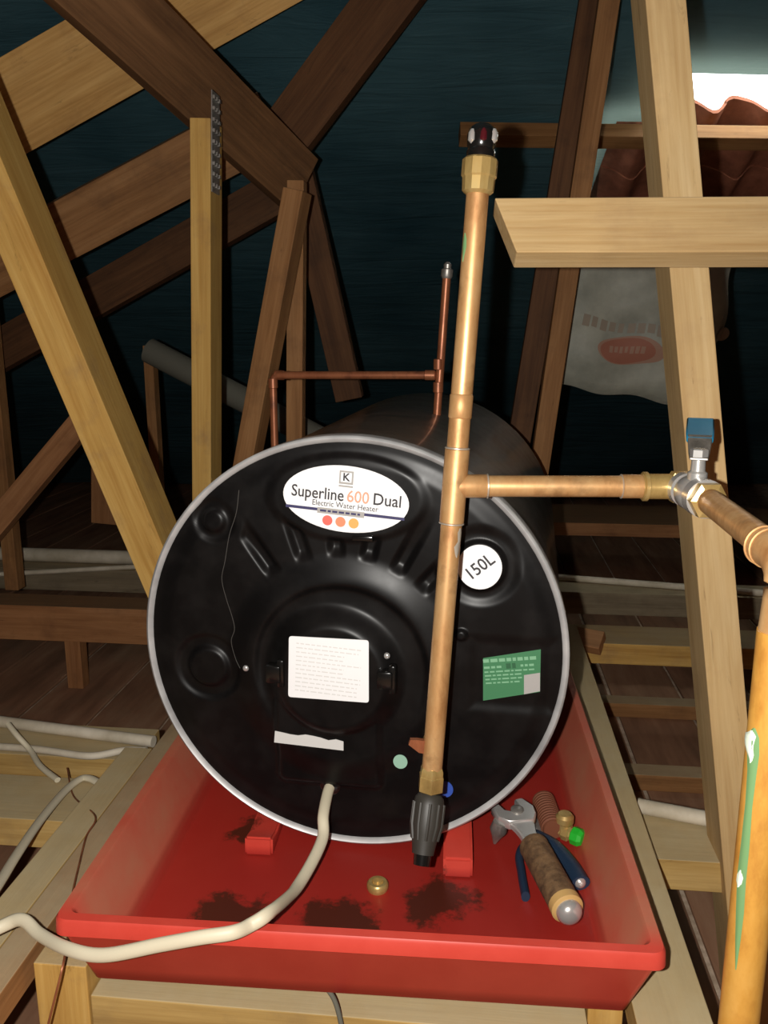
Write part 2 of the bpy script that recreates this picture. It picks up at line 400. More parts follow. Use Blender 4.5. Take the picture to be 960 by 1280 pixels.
q = [Vector((-4, 0, ZR + 0.1)), Vector((4, 0, ZR + 0.1)), Vector((4, -6.2, -0.3)), Vector((-4, -6.2, -0.3))]; rb_.faces.new([rb_.verts.new(p) for p in q])
ceil = finish('ceiling', rb_, M['tile']); tag(ceil, 'tiled roof above the blue underlay with one daylight gap', None, None, 'structure')
# the roof tiles seen through the cut in the sheet, each with its double roll
def tile_mesh():
    bm = new(); w, l, nx = 0.34, 0.30, 24; rows = []
    def wave(x):
        t = (x / w) * 2 * math.pi * 2; return 0.026 * math.sin(t) + 0.006 * math.sin(2 * t + 0.8)
    for zo in (0.0, 0.013):
        for s in (0.0, l):
            rows.append([bm.verts.new((-w / 2 + w * i / nx, s, wave(w * i / nx) + zo)) for i in range(nx + 1)])
    a, b, c, d = rows
    for i in range(nx):
        bm.faces.new((a[i], a[i + 1], b[i + 1], b[i])); bm.faces.new((c[i], d[i], d[i + 1], c[i + 1]))
        bm.faces.new((a[i], c[i], c[i + 1], a[i + 1])); bm.faces.new((b[i], b[i + 1], d[i + 1], d[i]))
    bm.faces.new((a[0], b[0], d[0], c[0])); bm.faces.new((a[nx], c[nx], d[nx], b[nx])); return bm
tm = None
xa = hxl + 0.17 - 0.02
for r_ in range(2):
    for k in range(4):
        if tm is None: o = finish('tile', tile_mesh(), M['tile'], ceil, 50, True); tm = o.data
        else: o = bpy.data.objects.new('tile', tm); C.objects.link(o); o.parent = ceil
        Y = hYm - 0.012 + r_ * 0.235
        p = Vector((xa + 0.335 * k, Y, roof_z(Y))) + RN * (0.046 - 0.010 * r_)
        o.location = p; o.rotation_euler = (-R(30) - R(0.8), 0, 0)

# ------------------------------------------------------------------ timbers
FN = -E2                                       # the face of a timber that looks at the camera
def timber(name, label, p0, p1, w, t, mat, hint=None, group=None, cut0=0.0, cut1=0.0, cat='timber', bev=0.0015):
    """w = width of the face that looks along hint, t = depth behind that face; p0, p1 = ends of the FRONT face's middle line"""
    p0, p1 = Vector(p0), Vector(p1); x = (p1 - p0); L = x.length; x.normalize()
    h = Vector(hint or FN); z = (h - x * h.dot(x)).normalized(); y = z.cross(x).normalized()
    bm = new(); box(bm, (0, -w / 2, -t), (L, w / 2, 0), None, bev)
    for v in bm.verts:
        k = v.co.y / w
        if v.co.x < L / 2: v.co.x += cut0 * k
        else: v.co.x += cut1 * k
    o = finish(name, bm, mat)
    Mx = Matrix((x, y, z)).transposed().to_4x4(); Mx.translation = p0; o.matrix_world = Mx
    return tag(o, label, cat, group)
g = 'roof truss timbers'
def up(lo, hi, gap=0.06):
    """carry a timber that runs from lo through hi on to just below the roof sheet"""
    lo, hi = Vector(lo), Vector(hi); d = hi - lo
    k = (ZR - SL * lo.y - lo.z - gap) / (d.z + SL * d.y); return lo + d * max(k, 1.0)
# left of the heater
timber('truss_web', 'thick yellow pine diagonal leaning down from the left edge to the heater', up(at(246, 838, 1.42), at(-135, -60, 1.36)), at(246, 838, 1.42), 0.064, 0.095, M['pine_yellow'], group=g)
pt = at(250, 147, 1.70); post = timber('truss_post', 'slim upright pine post with a metal nail plate at its top', at(253, 905, 1.70), pt, 0.040, 0.075, M['pine_yellow'], group=g)
timber('truss_chord', 'wide brown sloping chord resting on the slim post, upper left', at(382, 232, 2.08) + (at(92, -46, 1.52) - at(382, 232, 2.08)) * 1.55, at(382, 232, 2.08), 0.134, 0.045, M['pine_mid'], hint=(0.3, -1, 0), group=g)
timber('roof_beam', 'broad pale beam rising to the right across the top left corner', at(-70, 183, 2.06), at(400, -83, 2.02), 0.185, 0.05, M['beam_light'], hint=(0.05, -0.9, -0.42), group=g)
timber('roof_beam', 'second brown beam rising to the right, lower than the broad pale one', at(-70, 368, 2.2), at(338, 153, 2.15), 0.135, 0.05, M['pine_brown'], hint=(0.05, -0.9, -0.35), group=g)
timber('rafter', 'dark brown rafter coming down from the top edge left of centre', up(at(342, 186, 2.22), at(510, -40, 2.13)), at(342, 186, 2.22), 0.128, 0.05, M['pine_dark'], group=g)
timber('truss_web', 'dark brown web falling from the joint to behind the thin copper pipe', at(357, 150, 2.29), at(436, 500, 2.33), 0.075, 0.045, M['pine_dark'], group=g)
timber('truss_web', 'narrow brown web leaning left down to the heater rim', at(366, 236, 1.88), at(290, 650, 1.92), 0.045, 0.06, M['pine_brown'], hint=(-0.25, -1, 0), group=g)
timber('truss_web', 'thin upright brown web behind the left end of the thin copper pipe', at(369, 225, 1.98), at(367, 660, 1.98), 0.038, 0.04, M['pine_brown'], group=g)
pt = at(184, 432, 2.6); timber('truss_post', 'distant thin upright stick in the dark beyond the yellow diagonal', (pt.x, pt.y, 0.05), pt, 0.030, 0.04, M['pine_brown'], group=g)
timber('truss_web', 'reddish brace rising to the right at the left edge', at(-30, 682, 2.2), at(112, 512, 2.26), 0.062, 0.045, M['pine_red'], group=g)
pt = at(-3, 560, 2.32); timber('truss_post', 'upright brown post cut off by the left edge, beside the reddish brace', (pt.x, pt.y, 0.26), (pt.x, pt.y, 1.2), 0.040, 0.04, M['pine_brown'], group=g)
timber('truss_post', 'short orange-brown stub seen under the yellow diagonal', at(130, 655, 2.75), at(130, 560, 2.75), 0.09, 0.05, M['pine_red'], group=g)
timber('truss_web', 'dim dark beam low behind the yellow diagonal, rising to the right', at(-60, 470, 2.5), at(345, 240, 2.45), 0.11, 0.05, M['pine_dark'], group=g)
# right of the heater
timber('truss_web', 'large pale pine post behind the ball valve', at(949, 1330, 1.0), up(at(949, 1330, 1.0), at(828, -50, 1.17)), 0.049, 0.088, M['pine'], group=g)
timber('truss_web', 'slender orange-brown web leaning right, in front of the sack', at(652, 740, 2.1), up(at(652, 740, 2.1), at(768, -40, 2.05)), 0.046, 0.045, M['pine_brown'], group=g)
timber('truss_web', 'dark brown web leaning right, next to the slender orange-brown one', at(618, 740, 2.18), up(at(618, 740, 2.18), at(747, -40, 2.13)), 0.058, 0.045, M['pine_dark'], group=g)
# the short board nailed across the big post: rolled so that its underside shows
bl_, br_ = at(632, 281, 1.045), at(1500, 277, 0.99)
timber('cross_board', 'pale board end nailed level across the large pine post', bl_, br_, 0.071, 0.038, M['pine'], hint=(-0.03, -0.9, 0.40), group=g, cut0=-0.026)
timber('purlin', 'horizontal purlin lit by daylight under the roof gap', on_roof(575, 146) - RN * 0.040, on_roof(1110, 153) - RN * 0.040, 0.046, 0.05, M['pine_brown'], hint=(0, -0.866, 0.5), group=g)
# joists and boards on the attic floor
def level(name, label, pl, pr, w, t, mat, **kw):
    """level timber: pl, pr = ends of the front top edge; w = height of the front face, t = depth"""
    pl, pr = Vector(pl), Vector(pr); pl.z -= w / 2; pr.z = pl.z
    return timber(name, label, pl, pr, w, t, mat, **kw)
gj = 'ceiling joists and boards'
def jline(P, xl, xr, z):      # a line through P along the building
    P = Vector(P); P.z = z; return P + E1 * xl, P + E1 * xr
a, b = jline(atz(60, 1026, 0.26), -1.0, 1.6, 0.26); level('ceiling_joist', 'flat dusty plank running under the middle of the red tray', a, b, 0.048, 0.125, M['pine_dusty'], group=gj)
a, b = jline(atz(60, 945, 0.255), -1.0, 0.16, 0.255); level('ceiling_joist', 'flat plank under the grey conduits at the left edge', a, b, 0.045, 0.12, M['pine_dusty'], group=gj)
a, b = jline(atz(90, 759, 0.26), -1.0, 0.75, 0.26); level('ceiling_joist', 'orange-brown joist with a short stub below, left of the heater', a, b, 0.10, 0.10, M['pine_red'], group=gj)
a, b = jline(atz(800, 806, 0.26), -0.55, 1.3, 0.26); level('ceiling_joist', 'yellow-brown joist seen between heater and large post', a, b, 0.052, 0.13, M['pine_yellow'], group=gj)
a, b = jline(atz(780, 655, 0.27), -1.0, 1.6, 0.27); level('ceiling_joist', 'farthest reddish joist below the branch pipe', a, b, 0.05, 0.35, M['pine_red'], group=gj)
a, b = jline(atz(780, 742, 0.262), -0.7, 1.5, 0.262); level('ceiling_joist', 'greyish joist under the far right conduit', a, b, 0.065, 0.12, M['pine_grey'], group=gj)
a, b = jline(atz(90, 712, 0.262), -1.1, 0.8, 0.262); level('ceiling_joist', 'dusty far joist carrying the pale pipes at the left', a, b, 0.07, 0.2, M['pine_grey'], group=gj)
sp_ = atz(86, 800, 0.16); timber('joist_hanger', 'short wooden stub hanging below the orange-brown joist', (sp_.x, sp_.y + 0.02, 0.16), (sp_.x, sp_.y + 0.02, 0.007), 0.045, 0.04, M['pine_red'], group=gj)
for lab, py in (('upper floor batten right of the tray', 880), ('lower floor batten right of the tray', 968)):
    a, b = jline(atz(790, py, 0.045), -0.5, 1.4, 0.045); level('floor_batten', 'brown ' + lab, a, b, 0.038, 0.05, M['pine_brown'], group=gj)
wp = atz(715, 790, 0.30); timber('timber_offcut', 'dark red wooden offcut poking out from behind the heater', atz(700, 790, 0.275), atz(752, 800, 0.275), 0.05, 0.03, M['pine_red'], hint=(0.1, -0.7, 0.7), group=gj)
# bearers along the tray
def along(name, label, P, s0, s1, xw, z0, z1, mat, cut=0):
    P = Vector((P[0], P[1], z1)); a = P + E2 * s0 + E1 * (xw / 2); b = P + E2 * s1 + E1 * (xw / 2)
    return timber(name, label, a, b, xw, z1 - z0, mat, hint=(0, 0, 1), group=gj)
along('bearer_plank', 'narrow plank left of the tray, outermost of the two', (-0.487, 0.90), -0.30, 0.42, 0.048, 0.262, 0.30, M['pine_dusty'])
along('bearer_plank', 'plank close along the left side of the tray, under the lip', (-0.437, 0.90), -0.30, 1.1, 0.038, 0.262, 0.301, M['pine_brown'])
along('bearer_plank', 'long plank under the right side of the red tray', (0.282, 0.94), -0.26, 1.0, 0.079, 0.262, 0.30, M['pine_dusty'])
def block(name, label, lo, hi, mat):           # in building axes (e1, e2, z)
    a = E1 * ((lo[0] + hi[0]) / 2) + E2 * lo[1]
    return timber(name, label, a + UP * lo[2], a + UP * hi[2], hi[0] - lo[0], hi[1] - lo[1], mat, group=gj)
def bxy(p): return Vector(p).dot(E1), Vector(p).dot(E2)
e, n_ = bxy((-0.338, 0.816, 0)); block('support_post', 'yellow support post below the left front corner of the tray', (e - 0.058, n_ - 0.005, 0.0), (e + 0.004, n_ + 0.04, 0.30), M['pine_yellow'])
e2_, n2_ = bxy((0.268, 0.778, 0)); block('support_post', 'yellow support post below the right front corner of the tray', (e2_ - 0.044, n2_ + 0.004, 0.0), (e2_ - 0.006, n2_ + 0.05, 0.30), M['pine_yellow'])
a = E1 * (e + 0.006) + E2 * (n_ - 0.004) + UP * 0.262; b = E1 * (e2_ - 0.046) + E2 * (n_ - 0.004) + UP * 0.262
level('ceiling_joist', 'brown joist set between the two posts below the tray front', a, b, 0.11, 0.10, M['pine_dusty'], group=gj)
# the toothed plate on the slim post
npl = new(); L_ = post.matrix_world.inverted() @ at(262, 215, 1.70); 
ln = (pt := at(250, 147, 1.70)).z
topx = (Vector((0, 0, 0)) - post.matrix_world.inverted().translation * 0).x
plen = max(v.co.x for v in post.data.vertices)
yside = 1 if (post.matrix_world.to_3x3() @ Vector((0, 1, 0))).x > 0 else -1
box(npl, (plen - 0.13, yside * 0.0202, -0.052), (plen + 0.05, yside * 0.0222, -0.004))
for k in range(9):
    for zz in (-0.044, -0.028, -0.012):
        x = plen - 0.12 + k * 0.0195; box(npl, (x, yside * 0.0222, zz - 0.004), (x + 0.006, yside * 0.0262, zz + 0.004))
finish('nail_plate', npl, M['steel'], post, False, True)

# ------------------------------------------------------------------ drip tray
TW, TL, TH = 0.642, 1.30, 0.087
fl_ = Vector((-0.354, 0.776, 0)); TRY = R(4.6); t0 = fl_ + Vector((math.cos(TRY), -math.sin(TRY), 0)) * (TW / 2)
tray = thing('drip_tray', 'red plastic drip tray with a wide lip under the water heater', 'tray', (t0.x, t0.y, 0.30), -TRY)
def loop(bm, ins, z, fy=1.0, rad=0.014, n=5):
    x0, x1, y0, y1 = -TW / 2 + ins, TW / 2 - ins, ins * fy, TL - ins * fy; rad = max(rad - ins * 0.3, 0.008); out = []
    for cx, cy, a0 in ((x1 - rad, y0 + rad, -90), (x1 - rad, y1 - rad, 0), (x0 + rad, y1 - rad, 90), (x0 + rad, y0 + rad, 180)):
        for k in range(n + 1):
            a_ = R(a0 + 90 * k / n); out.append(bm.verts.new((cx + rad * math.cos(a_), cy + rad * math.sin(a_), z)))
    return out
tb = new(); prof = [(0.036, 0.0, 0.6), (0.033, 0.003, 0.56), (0.010, 0.066, 0.3), (0.002, 0.067, 1), (0.0, 0.069, 1), (0.001, TH - 0.003, 1), (0.003, TH, 1), (0.014, TH, 1), (0.017, TH - 0.003, 1), (0.042, 0.012, 0.9), (0.050, 0.006, 0.9)]
prev = None
for i_, (ins, z, fy) in enumerate(prof):
    l_ = loop(tb, ins, z, fy)
    if prev: bridge(tb, prev, l_)
    else: tb.faces.new(list(reversed(l_)))
    prev = l_
tb.faces.new(prev)
finish('tray_shell', tb, M['tray'], tray, 35, True)

# ------------------------------------------------------------------ water heater
RAD, LEN = 0.28, 0.80
TYAW = R(10.0)
FC = at(437, 812, 1.029)                                        # centre of the front face
heater = thing('water_heater', 'large black horizontal cylinder water heater lying in the red tray', 'water heater', (FC.x, FC.y, FC.z - RAD), -TYAW)
TU = Vector((math.cos(TYAW), -math.sin(TYAW), 0)); TN = Vector((math.sin(TYAW), math.cos(TYAW), 0))
def face(px, py):
    d = ray(px, py); t = (FC - CAM).dot(TN) / d.dot(TN); p = CAM + d * t - FC
    return p.dot(TU), p.z
S = (face(520, 800)[0] - face(420, 800)[0]) / 100.0             # metres per pixel on the face
def fpos(u, v, h=0.0): return FC + TU * u + UP * v - TN * h
def hl(u, v, h=0.0): return Vector((u, -h, RAD + v))             # heater-local point on the face
def ss(a, b, x):
    t = min(max((x - a) / (b - a), 0), 1); return t * t * (3 - 2 * t)
c0 = face(428, 835); bc = face(420, 838); pnl = [face(338, 838), face(487, 992)]
oval_c = face(434, 622); cupA = face(268, 650); cupB = face(262, 832); cupC = face(600, 707); gr = face(640, 843)
chan = [R(a) for a in (125, 108, 92, 77, 62, 48)]
bumps = [face(577, 792)]
def hgt(u, v):
    r = math.hypot(u, v); h = 0.004 * (1 - ss(0.242, 0.266, r))
    du, dv = u - c0[0], v - c0[1]; d = math.hypot(du, dv) / S; a = math.atan2(dv, du)
    tf = ss(-0.75, 0.15, math.sin(a))                                # the collar fades out towards the bottom
    h += 0.009 * (1 - ss(112, 152, d)) - tf * (0.005 * (1 - ss(103, 113, d)) - 0.003 * (1 - ss(60, 104, d)))   # sloping collar round a sunk dome
    # element lid: disc joined to a panel below
    dx = abs(u - (pnl[0][0] + pnl[1][0]) / 2) - (pnl[1][0] - pnl[0][0]) / 2 + 20 * S
    dy = abs(v - (pnl[0][1] + pnl[1][1]) / 2) - (pnl[0][1] - pnl[1][1]) / 2 + 20 * S
    sdb = math.hypot(max(dx, 0), max(dy, 0)) + min(max(dx, dy), 0) - 12 * S
    sdd = math.hypot(u - bc[0], v - bc[1]) - 76 * S
    sd = min(sdb, sdd) / S
    h += max(0.008 * (1 - ss(-8, 4, sdb / S)), 0.018 * (1 - ss(-14, 16, sdd / S)))
    # radial channels
    eo = math.hypot((u - oval_c[0]) / (92 * S), (v - oval_c[1]) / (50 * S))
    m_ = ss(0.95, 1.12, eo)
    mc = ss(36, 44, math.hypot(u - cupA[0], v - cupA[1]) / S) * ss(48, 56, math.hypot(u - cupC[0], v - cupC[1]) / S)
    for ca in chan:
        da = abs((a - ca + math.pi) % (2 * math.pi) - math.pi) * d
        k = (1 - ss(3, 13, da)) * ss(142, 158, d) * (1 - ss(170, 240, d)); h -= 0.0075 * k * m_ * mc
    h += 0.003 * (1 - m_)
    # round cups
    for (cu, cv), ro, ri in ((cupA, 27, 15), (cupB, 44, 27)):
        q = math.hypot(u - cu, v - cv) / S; h += -0.0035 * (1 - ss(ro - 6, ro + 3, q)) + 0.005 * (1 - ss(ri - 5, ri + 3, q))
    q = math.hypot(u - cupC[0], v - cupC[1]) / S; h += -0.004 * (1 - ss(38, 52, q)) + 0.006 * (1 - ss(27, 33, q))
    dx = max(abs(u - gr[0]) / S - 44, abs(v - gr[1]) / S - 40); h -= 0.0025 * (1 - ss(-4, 12, dx))
    for bu, bv in bumps:
        q = math.hypot(u - bu, v - bv) / S; h += 0.005 * (1 - ss(4, 9, q))
    return h
cb = new(); NR, NT = 130, 640; prev = None; rc = 0.2725
ctr = cb.verts.new(hl(0, 0, hgt(0, 0)))
for i in range(1, NR + 1):
    r = rc * i / NR
    k = [cb.verts.new(hl(r * math.cos(2 * math.pi * j / NT), r * math.sin(2 * math.pi * j / NT), hgt(r * math.cos(2 * math.pi * j / NT), r * math.sin(2 * math.pi * j / NT)))) for j in range(NT)]
    if prev: bridge(cb, prev, k)
    else:
        for j in range(NT): cb.faces.new((ctr, k[j], k[(j + 1) % NT]))
    prev = k
cover = finish('front_cover', cb, M['black'], heater, True, True); cover['label'] = 'black moulded plastic front cover'
for p in cover.data.polygons: p.use_smooth = True
bb = new(); lathe(bb, (0, 0.004, RAD), (0, 1, 0), [(0, 0.20), (0.0, 0.274), (LEN - 0.03, 0.274), (LEN - 0.012, 0.268), (LEN - 0.002, 0.25), (LEN, 0.20)], 96)
finish('tank_body', bb, M['black_body'], heater, 40, True)
rb2 = new()
prof = [(0.27, 0.003), (0.2725, -0.003), (0.2765, -0.006), (0.2795, -0.004), (0.28, 0.002), (0.28, 0.018), (0.276, 0.020), (0.2745, 0.018)]
NS = 128; rings = []
for r, y in prof: rings.append([rb2.verts.new((r * math.cos(2 * math.pi * j / NS), y, RAD + r * math.sin(2 * math.pi * j / NS))) for j in range(NS)])
for i in range(len(rings)): bridge(rb2, rings[i], rings[(i + 1) % len(rings)])
finish('rim_band', rb2, M['rim'], heater, 60, True)['label'] = 'silver steel rim band'

def plate(name, pts, h, mat, parent, th=0.0008, label=None):
    """flat sticker on the heater front: outline in face metres"""
    bm = new(); A = [bm.verts.new(hl(u, v, h)) for u, v in pts]; B = [bm.verts.new(hl(u, v, h + th)) for u, v in pts]
    bm.faces.new(A); bm.faces.new(list(reversed(B))); bridge(bm, A, B)
    o = finish(name, bm, mat, parent, False, True)
    if label: o['label'] = label
    return o
def ell(c, a, b, rot=0, n=56):
    ca, sa = math.cos(rot), math.sin(rot); out = []
    for i in range(n):
        t = 2 * math.pi * i / n; x, y = a * math.cos(t), b * math.sin(t); out.append((c[0] + x * ca - y * sa, c[1] + x * sa + y * ca))
    return out
def text_mesh(body, size, bold=0.0):
    cu = bpy.data.curves.new('lettering', 'FONT'); cu.body = body; cu.size = size; cu.align_x = 'CENTER'; cu.align_y = 'CENTER'; cu.extrude = 0.0002; cu.offset = bold
    cu.resolution_u = 3
    o = bpy.data.objects.new('lettering', cu); C.objects.link(o); bpy.context.view_layer.update()
    dg = bpy.context.evaluated_depsgraph_get(); me = bpy.data.meshes.new_from_object(o.evaluated_get(dg))
    bpy.data.objects.remove(o); return me
def lettering(body, size, c, h, rot, mat, parent, name='lettering', sx=1.0, bold=0.0):
    me = text_mesh(body, size, bold); 
    ca, sa = math.cos(rot), math.sin(rot)
    for v in me.vertices:
        x, y, z = v.co; x *= sx
        v.co = hl(c[0] + x * ca - y * sa, c[1] + x * sa + y * ca, h + z)
    me.materials.clear(); me.materials.append(mat)
    o = bpy.data.objects.new(name, me); C.objects.link(o); o.parent = parent; return o
def words(name, c, rot, rows, h, mat, parent):
    """rows: (offset v, x0, x1, word height): little print blocks too small to read"""
    bm = new(); ca, sa = math.cos(rot), math.sin(rot)
    for dv, x0, x1, hh in rows:
        x = x0
        while x < x1:
            w = min(random.uniform(0.003, 0.009), x1 - x)
            q = [(x, dv - hh / 2), (x + w, dv - hh / 2), (x + w, dv + hh / 2), (x, dv + hh / 2)]
            bm.faces.new([bm.verts.new(hl(c[0] + a * ca - b * sa, c[1] + a * sa + b * ca, h)) for a, b in q]); x += w + 0.0018
    return finish(name, bm, mat, parent, False, True)

# big oval badge
rot = R(-4.5); oh = 0.0095
badge = plate('oval_badge', ell(oval_c, 76 * S, 40 * S, rot), oh, M['white'], heater, 0.001, 'white oval badge lettered Superline 600 Dual')
def bp(x, y):      # badge-local millimetre-ish offsets in pixels -> face metres
    ca, sa = math.cos(rot), math.sin(rot); return (oval_c[0] + (x * ca - y * sa) * S, oval_c[1] + (x * sa + y * ca) * S)
th = oh + 0.0012
lettering('Superline', 20 * S, bp(-34, 3.5), th, rot, M['ink'], badge, 'lettering', 0.86, 0.0002)
lettering('600', 20 * S, bp(15, 3.5), th, rot, M['ink_orange'], badge, 'lettering', 0.92, 0.0002)
lettering('Dual', 20 * S, bp(50, 3.5), th, rot, M['ink'], badge, 'lettering', 0.92, 0.0002)
lettering('Electric Water Heater', 9.5 * S, bp(0, -8), th, rot, M['ink'], badge, 'lettering', 0.93)
def bar(x0, x1, y0, y1, mat, hh=th, name='print_bar'): return plate(name, [bp(x0, y0), bp(x1, y0), bp(x1, y1), bp(x0, y1)], hh, mat, badge, 0.0002)
bar(-72, 72, -17.5, -14.0, M['ink_navy']); bar(-33, 24, -20.0, -13.0, M['ink_grey'], th + 0.0003)
words('fine_print', bp(-4.5, -16.5), rot, [(0.0, -25 * S, 25 * S, 0.0026)], th + 0.0008, M['ink_navy'], badge)
for x, mname in ((-20, 'dot_red'), (-4, 'dot_or'), (12, 'dot_am')): plate('printed_dot', ell(bp(x, -28), 6.2 * S, 6.2 * S, 0, 24), th, M[mname], badge, 0.0002)
bar(-9, 8, 18, 34, M['ink_grey'], name='logo_square'); bar(-7, 6, 20.5, 32, M['white'], th + 0.0003, 'logo_square')
bar(-9, 8, 14.5, 16.5, M['ink_grey'])
lettering('K', 13 * S, bp(-0.5, 26.2), th + 0.0008, rot, M['ink'], badge, 'lettering', 1.0, 0.0003)
# capacity badge
cap = plate('capacity_badge', ell(face(600, 707), 26 * S, 27 * S), 0.0064, M['white'], heater, 0.001, 'round white badge lettered 150L')
lettering('150L', 21 * S, face(600, 707), 0.0076, R(40), M['ink'], cap, 'lettering', 0.92, 0.00025)
# notice on the lid
def rr(pts_px, rad=0.004, n=4):
    P = [Vector(face(*p)).to_2d() if False else Vector((face(*p)[0], face(*p)[1])) for p in pts_px]; out = []
    for i in range(4):
        a_, b_, c_ = P[i - 1], P[i], P[(i + 1) % 4]; s_ = b_ + (a_ - b_).normalized() * rad; e_ = b_ + (c_ - b_).normalized() * rad
        for k in range(n + 1):
            t = k / n; q_ = s_ * (1 - t) ** 2 + b_ * 2 * t * (1 - t) + e_ * t * t; out.append((q_.x, q_.y))
    return out
nh = max(hgt(*face(370 + 97 * i / 12, 786 + 76 * j / 12)) for i in range(13) for j in range(13)) + 0.001
notice = plate('notice_sticker', rr([(370, 784), (467, 789), (467, 865), (369, 858)]), nh, M['white'], heater, 0.001, 'white rectangular notice with fine print')
nc = face(418, 824); nr_ = R(-3)
words('fine_print', nc, nr_, [(0.030 - 0.0058 * k, -0.043, random.choice([0.042, 0.038, 0.042, 0.02]), 0.0016) for k in range(12)], nh + 0.0012, M['ink_light'], notice)
# torn strip
sh = hgt(*face(395, 916)) + 0.001
torn = [(350, 904)] + [(350 + 84 * k / 9, 904 + 13 * k / 9 + random.uniform(-2.2, 2.2)) for k in range(1, 10)] + [(434, 928), (349, 918)]
plate('torn_strip', [face(*p) for p in torn], max(hgt(*face(*p)) for p in torn) + 0.001, M['paper'], heater, 0.0008, 'torn white paper strip')
# green label (its square code is left out)
gh = 0.0012
glab = plate('green_label', [face(604, 822), face(676, 811), face(675, 864), (face(604, 875))], gh, M['green_lbl'], heater, 0.0008, 'green instruction label')
gc = face(640, 843); grt = R(8)
words('fine_print', gc, grt, [(0.021, -0.034, 0.034, 0.0045), (0.012, -0.034, -0.012, 0.003), (0.012, 0.012, 0.03, 0.003), (0.006, -0.034, 0.03, 0.002), (0.001, -0.034, 0.012, 0.002), (-0.004, -0.034, 0.012, 0.002), (-0.009, -0.034, 0.010, 0.002)], gh + 0.001, M['green_ink'], glab)
words('fine_print', gc, grt, [(0.0125, -0.006, 0.006, 0.007)], gh + 0.0011, M['green_dk'], glab)
plate('plain_patch', [face(655, 843), face(675, 840), face(675, 863), face(655, 867)], gh + 0.001, M['ink_grey'], glab, 0.0002, 'grey blank square')
plate('mint_sticker', ell(face(502, 947), 9 * S, 9.5 * S, 0, 28), max(hgt(*p) for p in ell(face(502, 947), 9 * S, 9.5 * S, 0, 28)) + 0.0006, M['mint'], heater, 0.0008, 'small round mint sticker')
plate('blue_sticker', ell(face(557, 984), 10 * S, 11 * S, 0, 28), max(hgt(*p) for p in ell(face(557, 984), 10 * S, 11 * S, 0, 28)) + 0.0006, M['blue_dot'], heater, 0.0008, 'small round blue sticker')
# clips, screw, seam wire
for cpx, nm in (((487, 836), 'lid_clip'), ((351, 830), 'lid_clip')):
    u, v = face(*cpx); h0 = hgt(u, v); cl = new()
    box(cl, (u - 0.010, -h0 - 0.014, RAD + v - 0.012), (u + 0.010, -h0 + 0.004, RAD + v + 0.012), None, 0.003)
    box(cl, (u + 0.004, -h0 - 0.010, RAD + v - 0.019), (u + 0.014, -h0 + 0.004, RAD + v + 0.019), None, 0.003)
    finish(nm, cl, M['black_gloss'], heater, 40, True)
for spx in ((311, 831), (487, 812)):
    u, v = face(*spx); h0 = hgt(u, v); sc = new(); lathe(sc, hl(u, v, h0 - 0.001), (0, -1, 0), [(0, 0.0042), (0.002, 0.0042), (0.0035, 0.003), (0.004, 0.001)], 16); finish('screw', sc, M['chrome'], heater, 40, True)
for a_, b_ in (((455, 672), (467, 670)), ):
    u, v = face(455, 671); h0 = hgt(u, v); cl = new(); box(cl, (u - 0.013, -h0 - 0.004, RAD + v - 0.003), (u + 0.013, -h0 + 0.002, RAD + v + 0.003), Matrix.Rotation(0, 4, 'Y'), 0.001); finish('moulded_tab', cl, M['black_gloss'], heater, 40, True)
wpts = [(300, 612), (297, 640), (288, 668), (283, 700), (279, 722), (284, 745), (292, 770), (295, 785), (291, 800), (296, 822), (303, 832)]
sw = new(); sweep(sw, crom([hl(*face(*p), hgt(*face(*p)) + 0.001) for p in wpts], 6), 0.0005, None, 6, Vector((0, -1, 0))); finish('seam_thread', sw, M['thread'], heater, True, True)
u, v = face(414, 979); gl = new(); h0 = hgt(u, v); lathe(gl, hl(u, v, h0 - 0.002), (0, -1, 0), [(0, 0.014), (0.003, 0.014), (0.006, 0.010)], 24); finish('cable_gland', gl, M['black_gloss'], heater, 40, True)
# the raised saddles moulded into the tray
Mi = Matrix.LocRotScale(tray.location, tray.rotation_euler, None).inverted()
for off in (-0.118, 0.150):
    for y0, y1 in ((-0.045, 0.085), (0.55, 0.68)):
        w = 0.019; pc = Mi @ (FC + TU * off + TN * y0); zi = FC.z - math.sqrt(RAD ** 2 - (abs(off) - w - 0.004) ** 2) - 0.30
        sb = new(); prof = [(0.0, 0.005), (0.002, 0.032), (0.034, zi - 0.004), (y1 - y0, zi - 0.004), (y1 - y0, 0.005)]
        prism(sb, prof, Vector((pc.x - w, pc.y, 0)), Vector((0, 1, 0)), Vector((0, 0, 1)), Vector((1, 0, 0)), 2 * w)
        bmesh.ops.recalc_face_normals(sb, faces=sb.faces)
        bmesh.ops.bevel(sb, geom=list(sb.edges), offset=0.003, segments=2, affect='EDGES')
        finish('saddle', sb, M['tray'], tray, 30, True)

# ------------------------------------------------------------------ plumbing
PR = 0.0118
rt, rbm = at(597.5, 236, 0.925), at(540, 962, 0.886)
rd = (rt - rbm).normalized(); teeP = rbm + (rt - rbm) * ((588 - 962) / (236 - 962))
rp = thing('riser_pipe', 'tall leaning copper riser pipe in front of the heater, with brass top and side tee', 'pipe', (rbm.x, rbm.y, rbm.z))
q = new(); cyl(q, rbm - rd * 0.005, rt, PR); finish('pipe', q, M['copper'], rp, 50)
q = new(); 
def L(p, d, prof, n=28):
    b_ = new(); lathe(b_, p, d, prof, n); return b_
cp = 0.0015
def collar(p, d, l, r, e=0.0016): return L(p - d * (l / 2), d, [(0, r), (0.001, r + e), (l - 0.001, r + e), (l, r)])
elb = atz(829, 608, teeP.z); bd = (elb - teeP).normalized()
tee = finish('tee_fitting', collar(teeP, rd, 0.082, PR, 0.0018), M['copper'], rp, 50)
